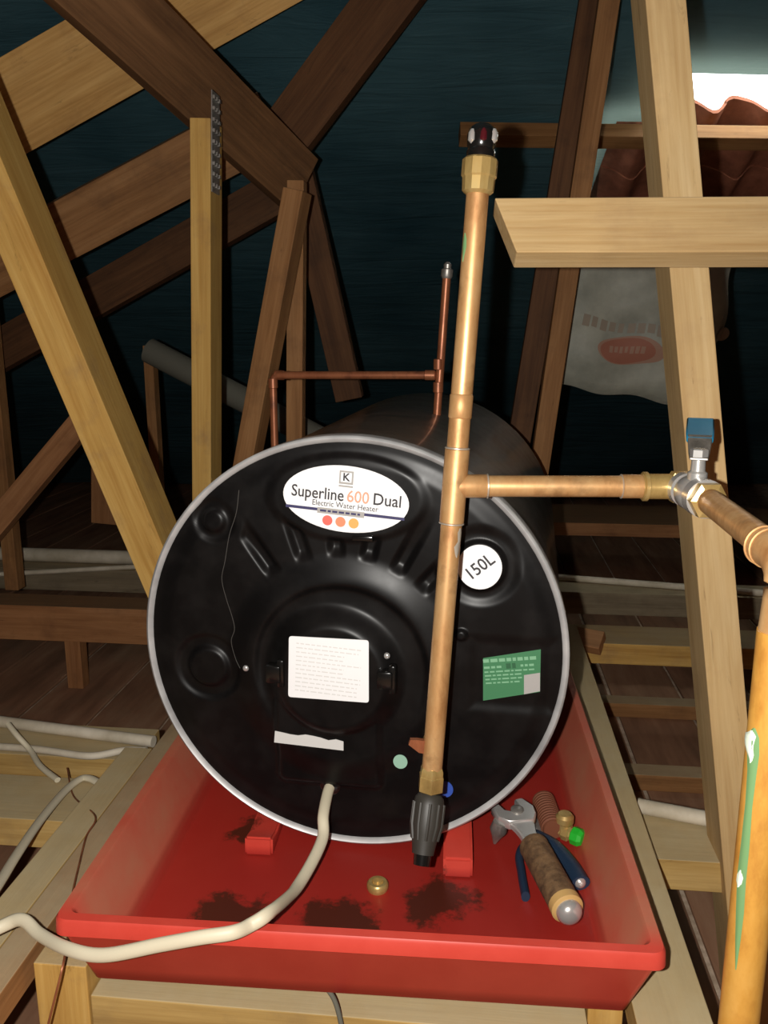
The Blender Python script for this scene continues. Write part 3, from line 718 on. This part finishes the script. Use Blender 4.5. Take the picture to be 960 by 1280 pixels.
b_ = new(); lathe(b_, teeP, bd, [(0, PR + 0.001), (0.034, PR + 0.0012), (0.036, PR)], 28); finish('tee_branch', b_, M['copper'], rp, 50)
for s_ in (-0.0415, 0.0415): finish('solder_ring', collar(teeP + rd * s_, rd, 0.003, PR, 0.0022), M['solder'], rp, 50)
finish('solder_ring', collar(teeP + bd * 0.036, bd, 0.003, PR, 0.0020), M['solder'], rp, 50)
cpl = rbm + (rt - rbm) * ((490 - 962) / (236 - 962)); finish('coupling', collar(cpl, rd, 0.026, PR, 0.0009), M['copper'], rp, 50)
# brass cap nut and the dark plug on top
bt = new(); lathe(bt, rt - rd * 0.006, rd, [(0, PR + 0.001), (0.003, 0.0165), (0.016, 0.0172), (0.018, 0.0185), (0.034, 0.0185), (0.036, 0.0165)], 12); finish('brass_nut', bt, M['brass'], rp, 25)
kp = rt + rd * 0.030; bt = new(); lathe(bt, kp, rd, [(0, 0.0145), (0.006, 0.0150), (0.009, 0.0135), (0.012, 0.0150), (0.022, 0.0155), (0.029, 0.0135), (0.033, 0.008), (0.034, 0.002)], 24); finish('vacuum_plug', bt, M['black_gloss'], rp, 40)
xx, yy = frame(rd, Vector((0, -1, 0)))
for a_, mn in ((-0.011, 'chrome'), (0.0, 'red_cap'), (0.011, 'chrome')):
    bt = new(); pp = kp + rd * 0.021 + Vector((a_, -0.0125 + abs(a_) * 0.35, 0)); lathe(bt, pp - rd * 0.008, rd, [(0, 0.001), (0.003, 0.0042), (0.010, 0.0042), (0.014, 0.002)], 12); finish('plug_facet', bt, M[mn], rp, True)
# branch pipe
q = new(); cyl(q, teeP + bd * 0.03, elb - bd * 0.012, PR); finish('branch_pipe', q, M['copper'], rp, 50)
ce = teeP + bd * ((elb - teeP).length - 0.040); finish('coupling', collar(ce + bd * 0.012, bd, 0.036, PR, 0.0013), M['copper'], rp, 50)
finish('solder_ring', collar(ce - bd * 0.006, bd, 0.002, PR, 0.0018), M['solder'], rp, 50)
vd = Vector((0.03, -1, 0)).normalized()
vc = atz(868, 617, teeP.z)
# bead of flux on the riser
def streak(P, ax, rad, a0, segs, mat, name, parent):
    """thin curved smear on a pipe: segs = (s, half angle)"""
    x_, y_ = frame(ax, Vector((0, -1, 0))); bm = new(); rows = []
    for s, c_, ha in segs:
        row = []
        for t in (-1, -0.5, 0, 0.5, 1):
            an = a0 + c_ + ha * t; rr_ = rad + 0.0009 * (1 - abs(t) * 0.8)
            row.append(bm.verts.new(P + ax * s + (x_ * math.cos(an) + y_ * math.sin(an)) * rr_))
        rows.append(row)
    for i in range(len(rows) - 1):
        for j in range(4): bm.faces.new((rows[i][j], rows[i][j + 1], rows[i + 1][j + 1], rows[i + 1][j]))
    return finish(name, bm, mat, parent, True)
def ang(ax, d):
    x_, y_ = frame(ax, Vector((0, -1, 0))); return math.atan2(Vector(d).dot(y_), Vector(d).dot(x_))
streak(rt, -rd, PR, ang(-rd, (-0.85, -0.5, 0)), [(0.046, 0, .05), (0.052, 0, .25), (0.06, 0, .3), (0.068, 0, .15), (0.075, 0.0, .04)], M['verdigris'], 'flux_smear', rp)
streak(teeP, -rd, PR + 0.0005, ang(-rd, (0.75, -0.65, 0)), [(0.045, 0, .1), (0.05, 0, .3), (0.06, 0, .2), (0.066, .2, .35), (0.074, .2, .2), (0.078, .2, .05)], M['solder'], 'solder_drip', rp)
# bottom brass and drain cock
dn = -rd
br = new(); lathe(br, rbm + rd * 0.004, dn, [(0, PR + 0.001), (0.004, 0.0145), (0.010, 0.0145), (0.011, 0.0155), (0.028, 0.0155), (0.030, 0.013)], 6); finish('brass_nut', br, M['brass'], rp, 25)
lo_ = rbm + dn * 0.026
sdir = Vector((lo_.x, lo_.y, 0)).normalized(); stub_end = lo_ + sdir * (((FC - lo_).dot(TN) - 0.003) / sdir.dot(TN))
br = new(); cyl(br, lo_, stub_end, 0.0095, None, 24); lathe(br, stub_end - TN * 0.018, TN, [(0, 0.010), (0.002, 0.012), (0.014, 0.012), (0.016, 0.010)], 8); finish('inlet_stub', br, M['brass'], rp, 25)
tb_ = new(); pt_ = rbm + rd * 0.026
prism(tb_, [(0, -0.006), (-0.010, -0.004), (-0.022, 0.006), (-0.020, 0.012), (-0.012, 0.012), (0, 0.010)], pt_ + Vector((-PR * 0.6, -0.003, 0)), Vector((1, 0, 0)), Vector((0, 0, 1)), Vector((0, 1, 0)), 0.006); finish('copper_tab', tb_, M['copper_old'], rp, False)
dc = thing('drain_cock', 'black ribbed plastic drain cock hanging below the copper riser', 'tap', tuple(lo_ + dn * 0.09))
dd = (at(530, 1058, 0.855) - at(537, 1000, 0.878)).normalized(); dp = lo_ + dn * 0.004
b_ = new(); lathe(b_, dp, dd, [(0, 0.013), (0.004, 0.0165), (0.012, 0.0180), (0.034, 0.0180), (0.044, 0.0160), (0.058, 0.0135), (0.066, 0.0125)], 28); finish('cock_body', b_, M['rubber'], dc, 40)
xx, yy = frame(dd)
b_ = new(); 
for k in range(10):
    a_ = 2 * math.pi * k / 10; r_ = (xx * math.cos(a_) + yy * math.sin(a_)); sweep(b_, [dp + dd * 0.010 + r_ * 0.0178, dp + dd * 0.034 + r_ * 0.0178, dp + dd * 0.05 + r_ * 0.0150], 0.0020, None, 6)
finish('grip_ribs', b_, M['rubber'], dc, 40)
b_ = new(); lathe(b_, dp + dd * 0.064, dd, [(0, 0.0105), (0.014, 0.0095), (0.014, 0.0065), (0.004, 0.006)], 20); finish('spout', b_, M['black_gloss'], dc, 40)

# ball valve
bv = thing('ball_valve', 'chrome ball valve with a blue lever in front of the large post', 'valve', (vc.x, vc.y, vc.z - 0.02))
b_ = new(); lathe(b_, vc - vd * 0.030, vd, [(0, 0.0150), (0.001, 0.0185), (0.012, 0.0185), (0.014, 0.0165), (0.022, 0.0190), (0.036, 0.0190), (0.044, 0.0165), (0.046, 0.0200), (0.060, 0.0200), (0.061, 0.0150)], 32); finish('valve_body', b_, M['chrome'], bv, 30)
b_ = new(); lathe(b_, vc + vd * 0.026, vd, [(0, 0.0150), (0.002, 0.0195), (0.014, 0.0195), (0.016, 0.0145)], 6); finish('brass_nut', b_, M['brass'], bv, 20)
b_ = new(); lathe(b_, vc - vd * 0.046, vd, [(0, 0.0145), (0.002, 0.0190), (0.014, 0.0190), (0.016, 0.0145)], 6); finish('brass_nut', b_, M['brass'], bv, 20)
sb_ = vc + UP * 0.015 + vd * 0.004
b_ = new(); lathe(b_, sb_, UP, [(0, 0.0100), (0.008, 0.0100), (0.010, 0.0075), (0.022, 0.0070)], 20); finish('stem', b_, M['chrome'], bv, 40)
b_ = new(); lathe(b_, sb_ + UP * 0.024, UP, [(0, 0.0080), (0.001, 0.0090), (0.008, 0.0090), (0.009, 0.0075)], 6); finish('stem_nut', b_, M['chrome'], bv, 20)
# lever: plate from the stem rising backwards, sleeve of blue vinyl at its end
def strip(P, wdir, w, t, mat, name, parent):
    bm = new(); P = [Vector(p) for p in P]; prev = None; first = None
    for i, p in enumerate(P):
        d = (P[min(i + 1, len(P) - 1)] - P[max(i - 1, 0)]).normalized(); nn = d.cross(wdir).normalized()
        k = [bm.verts.new(p + wdir * a * w[i] / 2 + nn * b * t / 2) for a, b in ((-1, -1), (1, -1), (1, 1), (-1, 1))]
        if prev: bridge(bm, prev, k)
        else: first = k
        prev = k
    bm.faces.new(first); bm.faces.new(list(reversed(prev)))
    bmesh.ops.recalc_face_normals(bm, faces=bm.faces); bmesh.ops.bevel(bm, geom=[e for e in bm.edges if len(e.link_faces) == 2 and e.calc_face_angle(0) > 0.9], offset=t * 0.25, segments=1, affect='EDGES')
    return finish(name, bm, mat, parent, 40)
ld = Vector((0.36, 1, 0)).normalized(); wd = Vector((1, -0.36, 0)).normalized(); lp = sb_ + UP * 0.0235
lever = strip([lp - ld * 0.010, lp, lp + ld * 0.012 + UP * 0.003, lp + ld * 0.026 + UP * 0.014, lp + ld * 0.040 + UP * 0.018], wd, [0.018, 0.019, 0.021, 0.024, 0.025], 0.003, M['steel'], 'lever', bv)
strip([lp + ld * 0.030 + UP * 0.0140, lp + ld * 0.060 + UP * 0.019, lp + ld * 0.098 + UP * 0.029], wd, [0.027, 0.029, 0.029], 0.006, M['blue_lever'], 'lever_sleeve', lever)
# elbow between branch and valve
eb = thing('elbow_fitting', 'brass elbow joining the branch pipe to the ball valve', 'pipe fitting', (elb.x, elb.y, elb.z - 0.014))
q = new(); sweep(q, bend([elb - bd * 0.024, elb + bd * 0.006, vc - vd * 0.040], 0.016, 8), PR + 0.0022, None, 24); finish('elbow_body', q, M['brass'], eb, 50)
finish('collar', collar(elb - bd * 0.020, bd, 0.006, PR + 0.0022, 0.0022), M['brass'], eb, 40)
# outlet pipe, big elbow and the fat golden downpipe
op = Vector((0.303, 0.603, vc.z)); dp_ = thing('down_pipe', 'thick golden copper pipe running down the right edge', 'pipe', (0.297, 0.60, 0.0))
q = new(); cyl(q, vc + vd * 0.038, op + Vector((0, 0.02, 0)), 0.0128); finish('outlet_pipe', q, M['copper'], dp_, 50)
q = new(); sweep(q, bend([op + Vector((0, 0.045, 0)), op, op + Vector((-0.003, 0, -0.06))], 0.030, 8), 0.0155, None, 24); finish('elbow', q, M['copper'], dp_, 50)
for s_ in (0.045, 0.036): finish('solder_ring', collar(op + Vector((0, s_, 0)), Vector((0, -1, 0)), 0.003, 0.0142, 0.0024), M['copper'], dp_, 50)
ptop = op + Vector((-0.003, 0, -0.055)); pbot = Vector((0.300, 0.60, 0.0)); pd = (pbot - ptop).normalized()
q = new(); cyl(q, ptop, pbot, 0.0160, None, 32); finish('pipe', q, M['copper_gold'], dp_, 50)
an = ang(pd, (-0.95, -0.42, 0))
def sdown(py):     # distance along the down pipe for a picture height
    best = min((abs(0), 0),) ; lo, hi = 0.0, 0.9
    for _ in range(40):
        m = (lo + hi) / 2; p = ptop + pd * m; r_ = p - CAM; zc = r_.y * cs - r_.z * sn; yc = r_.z * cs + r_.y * sn
        if 640 - F * yc / zc < py: lo = m
        else: hi = m
    return lo
streak(ptop, pd, 0.0160, an, [(sdown(905), 0, .05), (sdown(915), .05, .35), (sdown(935), 0, .38), (sdown(960), -.08, .26), (sdown(1000), -.1, .2), (sdown(1050), -.12, .24), (sdown(1090), -.1, .26), (sdown(1130), -.2, .22), (sdown(1165), -.25, .14), (sdown(1200), -.3, .03)], M['verdigris'], 'flux_streak', dp_)
streak(ptop, pd, 0.0166, an, [(sdown(909), 0.1, .05), (sdown(914), .1, .26), (sdown(919), .3, .42), (sdown(925), .42, .5), (sdown(931), .3, .38), (sdown(937), .12, .26), (sdown(944), .0, .1), (sdown(948), .0, .02)], M['flux_white'], 'flux_blob', dp_)
streak(ptop, pd, 0.0166, an, [(sdown(1080), -.05, .03), (sdown(1088), -.05, .18), (sdown(1096), -.02, .16), (sdown(1102), 0, .03)], M['flux_white'], 'flux_blob', dp_)
streak(ptop, pd, 0.0160, an, [(sdown(690), 0.3, .05), (sdown(715), .3, .2), (sdown(740), .3, .1), (sdown(760), .3, .03)], M['flux_white'], 'flux_blob', dp_)

# thin copper pipe behind the heater
Pn = [Vector((at(341, 470, 1.50).x, 1.50, 0.748)), at(341, 469, 1.50), at(548, 469, 1.42), at(558.5, 345, 1.42)]
tp = thing('thin_copper_pipe', 'thin old copper pipe bent over the back of the heater', 'pipe', (Pn[2].x, Pn[2].y, 0.86))
q = new(); sweep(q, bend([Pn[0], Pn[1], Pn[2] - (Pn[2] - Pn[1]).normalized() * 0.004], 0.014, 6), 0.0068, None, 16); finish('horizontal_run', q, M['copper_old'], tp, 50)
q = new(); cyl(q, Pn[2] + Vector((-0.002, 0, -0.075)), Pn[3], 0.0068); finish('upright_run', q, M['copper_old'], tp, 50)
for p_, d_ in ((Pn[1] + Vector((0.012, 0, 0)), Vector((1, -0.1, 0)).normalized()), (Pn[1] + Vector((0, 0, -0.014)), UP), (Pn[2] - Vector((0.014, 0, 0)), Vector((1, -.2, 0)).normalized()), (Pn[2] + UP * 0.018, UP), (Pn[2] - UP * 0.02, UP)):
    finish('fitting_collar', collar(p_, d_, 0.018, 0.0068, 0.0016), M['copper_old'], tp, 50)
ud = (Pn[3] - Pn[2]).normalized(); b_ = new(); lathe(b_, Pn[3] - ud * 0.004, ud, [(0, 0.0075), (0.004, 0.0095), (0.014, 0.0095), (0.016, 0.006), (0.022, 0.0065), (0.026, 0.003)], 16); finish('end_cap', b_, M['steel'], tp, 40)

# ------------------------------------------------------------------ cables and conduits
def cable(name, label, P, ra, rb, mat, cat='cable', n=10, ref=(0, -1, 0.4), steps=8):
    q = new(); sweep(q, crom(P, steps), ra, rb, n, Vector(ref).normalized()); return single(name, label, cat, q, mat, 60)
cu0 = fpos(*face(414, 979), hgt(*face(414, 979)) - 0.002)
cable('power_cable', 'flat white power cable hanging from the heater over the tray front', [cu0, cu0 - TN * 0.02 + UP * -0.004, at(404, 1020, 0.975), at(402, 1052, 0.945), at(372, 1108, 0.86), atz(338, 1140, 0.404), atz(312, 1157, 0.402), at(290, 1166, 0.735), at(250, 1172, 0.732), at(200, 1181, 0.735), at(130, 1194, 0.742), at(85, 1186, 0.757), at(50, 1168, 0.79), at(28, 1150, 0.81), at(2, 1158, 0.81), at(-60, 1190, 0.78)], 0.0074, 0.0052, M['cable'])
cable('loose_cable', 'white cable end looping up over the flat plank at the left edge', [atz(-60, 1190, 0.36), atz(-5, 1110, 0.325), atz(20, 1070, 0.308), atz(50, 1026, 0.288), atz(80, 990, 0.272), atz(100, 974, 0.268), atz(112, 973, 0.268), atz(126, 980, 0.267)], 0.0072, 0.0048, M['cable'], ref=(0, 0, 1))
cable('thin_cable', 'short thin white cable crossing between the conduits at the left', [atz(10, 905, 0.30), atz(22, 920, 0.288), atz(38, 938, 0.268), atz(50, 957, 0.266), atz(72, 975, 0.268)], 0.0052, 0.0045, M['cable'], ref=(0, 0, 1))
cable('earth_wire', 'thin bare copper wire dropping beside the left tray corner', [atz(84, 960, 0.266), atz(92, 995, 0.267), atz(119, 1020, 0.310), atz(108, 1045, 0.310), atz(99, 1080, 0.310), atz(90, 1120, 0.312), atz(86, 1160, 0.314), at(80, 1200, 0.775), at(68, 1250, 0.76), at(50, 1320, 0.75)], 0.0013, 0.0013, M['copper_old'], 'wire', 6)
def pipe(name, label, P, r, mat, cat='conduit'):
    q = new(); sweep(q, P, r, None, 16); return single(name, label, cat, q, mat, 50)
pipe('conduit', 'thick pale conduit lying left of the tray', [atz(-90, 890, 0.268), atz(192, 927, 0.268)], 0.0105, M['pvc'])
cable('conduit', 'thin pale conduit just below the thick one, left of the tray', [atz(-80, 929, 0.263), atz(40, 936, 0.263), atz(110, 945, 0.263), atz(155, 938, 0.265), atz(183, 938, 0.268)], 0.0065, 0.0065, M['pvc'], 'conduit', 12)
pipe('conduit', 'white conduit on the plank between tray and large post', [atz(797, 1007, 0.275), atz(892, 1025, 0.275)], 0.0115, M['pvc'])
pipe('conduit', 'long pale conduit crossing far behind the large post', [atz(640, 717, 0.272), atz(1040, 748, 0.272)], 0.0095, M['pvc'])
pipe('drain_pipe', 'thick pale pipe far back at the left, behind the yellow diagonal', [atz(-60, 690, 0.285), atz(260, 700, 0.285)], 0.022, M['pvc'], 'pipe')
pipe('conduit', 'thin pale conduit in front of the far left drain pipe', [atz(-60, 721, 0.270), atz(195, 707, 0.270)], 0.0075, M['pvc'])
pipe('vent_pipe', 'dim grey vent pipe sloping down behind the slim post', [at(186, 438, 2.45), at(470, 585, 2.30)], 0.036, M['pvc_grey'], 'pipe')

cable('hanging_wire', 'thin grey wire hanging below the middle of the tray front', [atz(380, 1219, 0.296), at(400, 1228, 0.78), at(418, 1250, 0.775), at(428, 1290, 0.77), at(430, 1330, 0.77)], 0.0028, 0.0028, M['pvc_grey'], 'wire', 8)

# ------------------------------------------------------------------ sack
sk = thing('sack', 'white woven sack with faded red print hanging behind the webs', 'sack', tuple(at(780, 480, 2.29)))
SO = at(792, 388, 2.29); sx_ = Vector((1, -0.05, -0.15)).normalized(); sz_ = Vector((0.13, -0.05, 1)).normalized(); sy_ = sz_.cross(sx_).normalized()
def sack_pt(a, b, side, off=0.0):     # a,b in -1..1
    t = max(0.0, (1 - abs(a) ** 4) * (1 - abs(b) ** 4)); d = 0.042 * math.sqrt(t) + 0.007 * math.sin(a * 7 + b * 3) * t + 0.005 * math.sin(b * 11 - a * 4) * t
    wob = 0.010 * math.sin(b * 6 + 1) if abs(a) > 0.9 else 0
    return SO + sx_ * (a * 0.235 + wob) + sz_ * (b * 0.215 - 0.010 + 0.006 * math.sin(a * 8)) + sy_ * (side * d) + (sy_ * (side * off))
front = 1 if sy_.y < 0 else -1
b_ = new(); N_ = 26
for side in (-1, 1):
    V = [[b_.verts.new(sack_pt(-1 + 2 * i / N_, -1 + 2 * j / N_, side)) for j in range(N_ + 1)] for i in range(N_ + 1)]
    for i in range(N_):
        for j in range(N_): b_.faces.new((V[i][j], V[i + 1][j], V[i + 1][j + 1], V[i][j + 1]))
bmesh.ops.remove_doubles(b_, verts=b_.verts, dist=0.0008)
sbag = finish('bag_body', b_, M['sack'], sk, True)
def sack_text(body, size, c, mat, sx=1.0, rot=0.0, off=0.002):
    me = text_mesh(body, size, 0.002); 
    Mi = Matrix.Translation(-Vector(sk.location))
    for v in me.vertices:
        x, y, z = v.co; x *= sx; ca, sa = math.cos(rot), math.sin(rot); X, Z = x * ca - y * sa, x * sa + y * ca
        v.co = Mi @ sack_pt((c[0] + X) / 0.235, (c[1] + Z) / 0.215, front, off)
    me.materials.clear(); me.materials.append(mat); o = bpy.data.objects.new('print', me); C.objects.link(o); o.parent = sk; return o
def sack_ellipse(c, a, b2, mat, off, rot=0.0, name='print'):
    b_ = new(); rows = []; 
    for k in range(0, 6):
        rows.append([b_.verts.new(sack_pt((c[0] + a * k / 5 * math.cos(t * math.pi / 18)) / 0.235, (c[1] + b2 * k / 5 * math.sin(t * math.pi / 18)) / 0.215, front, off)) for t in range(36)] if k else None)
    ce_ = b_.verts.new(sack_pt(c[0] / 0.235, c[1] / 0.215, front, off))
    for t in range(36): b_.faces.new((ce_, rows[1][t], rows[1][(t + 1) % 36]))
    for k in range(1, 5): bridge(b_, rows[k], rows[k + 1])
    return finish(name, b_, mat, sk, True)
def sxy(px, py):
    d = ray(px, py); n_ = sy_; t = (SO - CAM).dot(n_) / d.dot(n_); p = CAM + d * t - SO; return (p.dot(sx_), p.dot(sz_) + 0.010)
sack_ellipse(sxy(783, 437), 0.088, 0.038, M['sack_pale'], 0.0015); sack_ellipse(sxy(779, 437), 0.072, 0.034, M['sack_print'], 0.003)
def sack_blocks(c, w, h, n, mat, off):
    b_ = new(); x = -w / 2
    for k in range(n):
        bw = w / n * random.uniform(0.55, 0.8); y0 = -h / 2 + random.uniform(0, 0.25) * h; y1 = h / 2
        b_.faces.new([b_.verts.new(sack_pt((c[0] + a) / 0.235, (c[1] + b) / 0.215, front, off)) for a, b in ((x, y0), (x + bw, y0), (x + bw, y1), (x, y1))]); x += w / n
    return finish('print', b_, mat, sk, False)
sack_blocks(sxy(779, 436), 0.095, 0.020, 7, M['sack_pale'], 0.0045)
sack_blocks(sxy(775, 409), 0.22, 0.030, 9, M['sack_faint'], 0.0025)
sack_ellipse(sxy(900, 418), 0.018, 0.018, M['sack_faint'], 0.003)

# ------------------------------------------------------------------ things lying in the tray
FZ = 0.307
# loose brass olive
no = atz(472, 1107, FZ + 0.004); b_ = new(); lathe(b_, no - UP * 0.005, UP, [(0, 0.0125), (0.004, 0.0140), (0.009, 0.0135), (0.011, 0.0115), (0.011, 0.0075), (0.003, 0.0070)], 20); single('brass_nut', 'small brass nut lying alone on the red tray floor', 'nut', b_, M['brass'], 40)
# wrench with a fat grip
wh = atz(640, 1008, 0.348); wn = atz(664, 1052, 0.345); we = atz(711, 1139, 0.336)
wr = thing('adjustable_wrench', 'chrome wrench with a fat grimy brown grip and shiny dome end', 'wrench', tuple(Vector((wn.x, wn.y, FZ))))
ax = (we - wn).normalized(); sd_ = UP.cross(ax).normalized(); nz = ax.cross(sd_).normalized()
b_ = new(); GL = (we - wn).length
prof = [(0.0, 0.010), (0.004, 0.0155)]
s = 0.008
while s < GL - 0.020: prof += [(s, 0.0188), (s + 0.004, 0.0194), (s + 0.008, 0.0190)]; s += 0.0095
prof += [(GL - 0.014, 0.0170)]
lathe(b_, wn, ax, prof, 20); finish('grip', b_, M['grip'], wr, 30)
b_ = new(); lathe(b_, we - ax * 0.016, ax, [(0, 0.0170), (0.002, 0.0195), (0.012, 0.0195), (0.014, 0.0165)], 24); finish('collar', b_, M['cream'], wr, 40)
b_ = new(); lathe(b_, we - ax * 0.003, ax, [(0, 0.0150), (0.006, 0.0155), (0.011, 0.0130), (0.0145, 0.0085), (0.016, 0.003)], 24); finish('dome_end', b_, M['chrome'], wr, True)
b_ = new(); prism(b_, [(-0.010, 0.01), (-0.011, -0.012), (-0.014, -0.028), (-0.018, -0.036), (0.016, -0.036), (0.014, -0.026), (0.011, -0.012), (0.010, 0.01)], wn - nz * 0.005, sd_, ax, nz, 0.010); bmesh.ops.recalc_face_normals(b_, faces=b_.faces); bmesh.ops.bevel(b_, geom=list(b_.edges), offset=0.002, segments=2, affect='EDGES'); finish('shaft', b_, M['chrome'], wr, 40)
b_ = new(); prism(b_, [(-0.018, -0.034), (-0.030, -0.046), (-0.032, -0.072), (-0.022, -0.078), (-0.016, -0.060), (0.000, -0.052), (0.006, -0.062), (0.004, -0.080), (0.016, -0.082), (0.026, -0.062), (0.024, -0.046), (0.016, -0.034)], wn - nz * 0.006, sd_, ax, nz, 0.014); bmesh.ops.recalc_face_normals(b_, faces=b_.faces); bmesh.ops.bevel(b_, geom=list(b_.edges), offset=0.0015, segments=1, affect='EDGES'); finish('jaw', b_, M['chrome'], wr, 40)
b_ = new(); jp = wn - ax * 0.056 + nz * 0.006; lathe(b_, jp, nz, [(0, 0.009), (0.004, 0.009), (0.006, 0.006)], 16); finish('pivot', b_, M['steel'], wr, 40)
b_ = new(); lathe(b_, wn - ax * 0.048 - sd_ * 0.026 - nz * 0.002, (sd_ * -0.2 - nz), [(0, 0.010), (0.012, 0.012), (0.022, 0.007), (0.034, 0.002)], 12); finish('screw_tip', b_, M['steel'], wr, 40)
# blue-handled pliers under the wrench
pl = thing('pliers', 'blue-handled pliers lying beneath the wrench', 'pliers', tuple(atz(672, 1060, FZ)))
hp = atz(668, 1046, FZ + 0.008)
b_ = new(); sweep(b_, crom([hp, atz(650, 1066, FZ + 0.008), atz(652, 1092, FZ + 0.007), atz(657, 1121, FZ + 0.006)], 8), 0.0055, 0.0075, 12); finish('handle', b_, M['blue'], pl, True)
b_ = new(); sweep(b_, crom([hp, atz(690, 1058, FZ + 0.010), atz(712, 1082, FZ + 0.010), atz(726, 1104, FZ + 0.010)], 8), 0.0125, 0.010, 12); finish('handle', b_, M['blue'], pl, True)
b_ = new(); lathe(b_, atz(725, 1103, FZ + 0.010), atz(728, 1108, FZ + 0.010) - atz(725, 1103, FZ + 0.010), [(0, 0.008), (0.004, 0.006), (0.006, 0.002)], 12); finish('handle_tip', b_, M['chrome'], pl, 40)
b_ = new(); a0_ = atz(668, 1050, FZ + 0.001); jd = (atz(655, 1012, FZ) - atz(668, 1050, FZ)).normalized(); js = UP.cross(jd)
prism(b_, [(-0.014, -0.004), (0.014, -0.004), (0.013, 0.02), (0.007, 0.05), (-0.007, 0.05), (-0.013, 0.02)], a0_, js, jd, UP, 0.012); finish('jaws', b_, M['steel'], pl, False)
# rusty ribbed hose end
r0, r1 = atz(679, 1000, FZ + 0.017), atz(692, 1038, FZ + 0.017); b_ = new(); rl = (r1 - r0).length; prof = [(0, 0.012)]; s = 0.002
while s < rl - 0.006: prof += [(s, 0.0165), (s + 0.003, 0.0165), (s + 0.0045, 0.0145), (s + 0.0055, 0.0145)]; s += 0.006
prof += [(rl, 0.013)]; lathe(b_, r0, r1 - r0, prof, 20); single('ribbed_fitting', 'rusty brown ribbed pipe fitting behind the wrench', 'pipe fitting', b_, M['rust'], 30)
# brass tap with green cap
g0_ = atz(694, 1034, FZ + 0.013); g1_ = atz(722, 1046, FZ + 0.013); gd = (g1_ - g0_).normalized()
gv = thing('brass_tap', 'small brass tap with a bright green cap in the tray', 'tap', tuple(Vector((g0_.x, g0_.y, FZ))))
b_ = new(); lathe(b_, g0_ - gd * 0.004, gd, [(0, 0.009), (0.002, 0.0125), (0.007, 0.0125), (0.009, 0.009)], 20); finish('washer', b_, M['cream'], gv, 40)
b_ = new(); lathe(b_, g0_ + gd * 0.004, gd, [(0, 0.010), (0.008, 0.010), (0.010, 0.012), (0.018, 0.012), (0.020, 0.009), (0.026, 0.008)], 8); finish('tap_body', b_, M['brass'], gv, 25)
b_ = new(); lathe(b_, g0_ + gd * 0.014, UP, [(0, 0.009), (0.012, 0.009), (0.015, 0.0125), (0.023, 0.0125), (0.027, 0.009)], 16); finish('tap_head', b_, M['brass'], gv, 40)
b_ = new(); lathe(b_, g0_ + gd * 0.026, gd, [(0, 0.009), (0.002, 0.0125), (0.012, 0.0125), (0.017, 0.009), (0.018, 0.004)], 8); finish('green_cap', b_, M['green'], gv, 20)
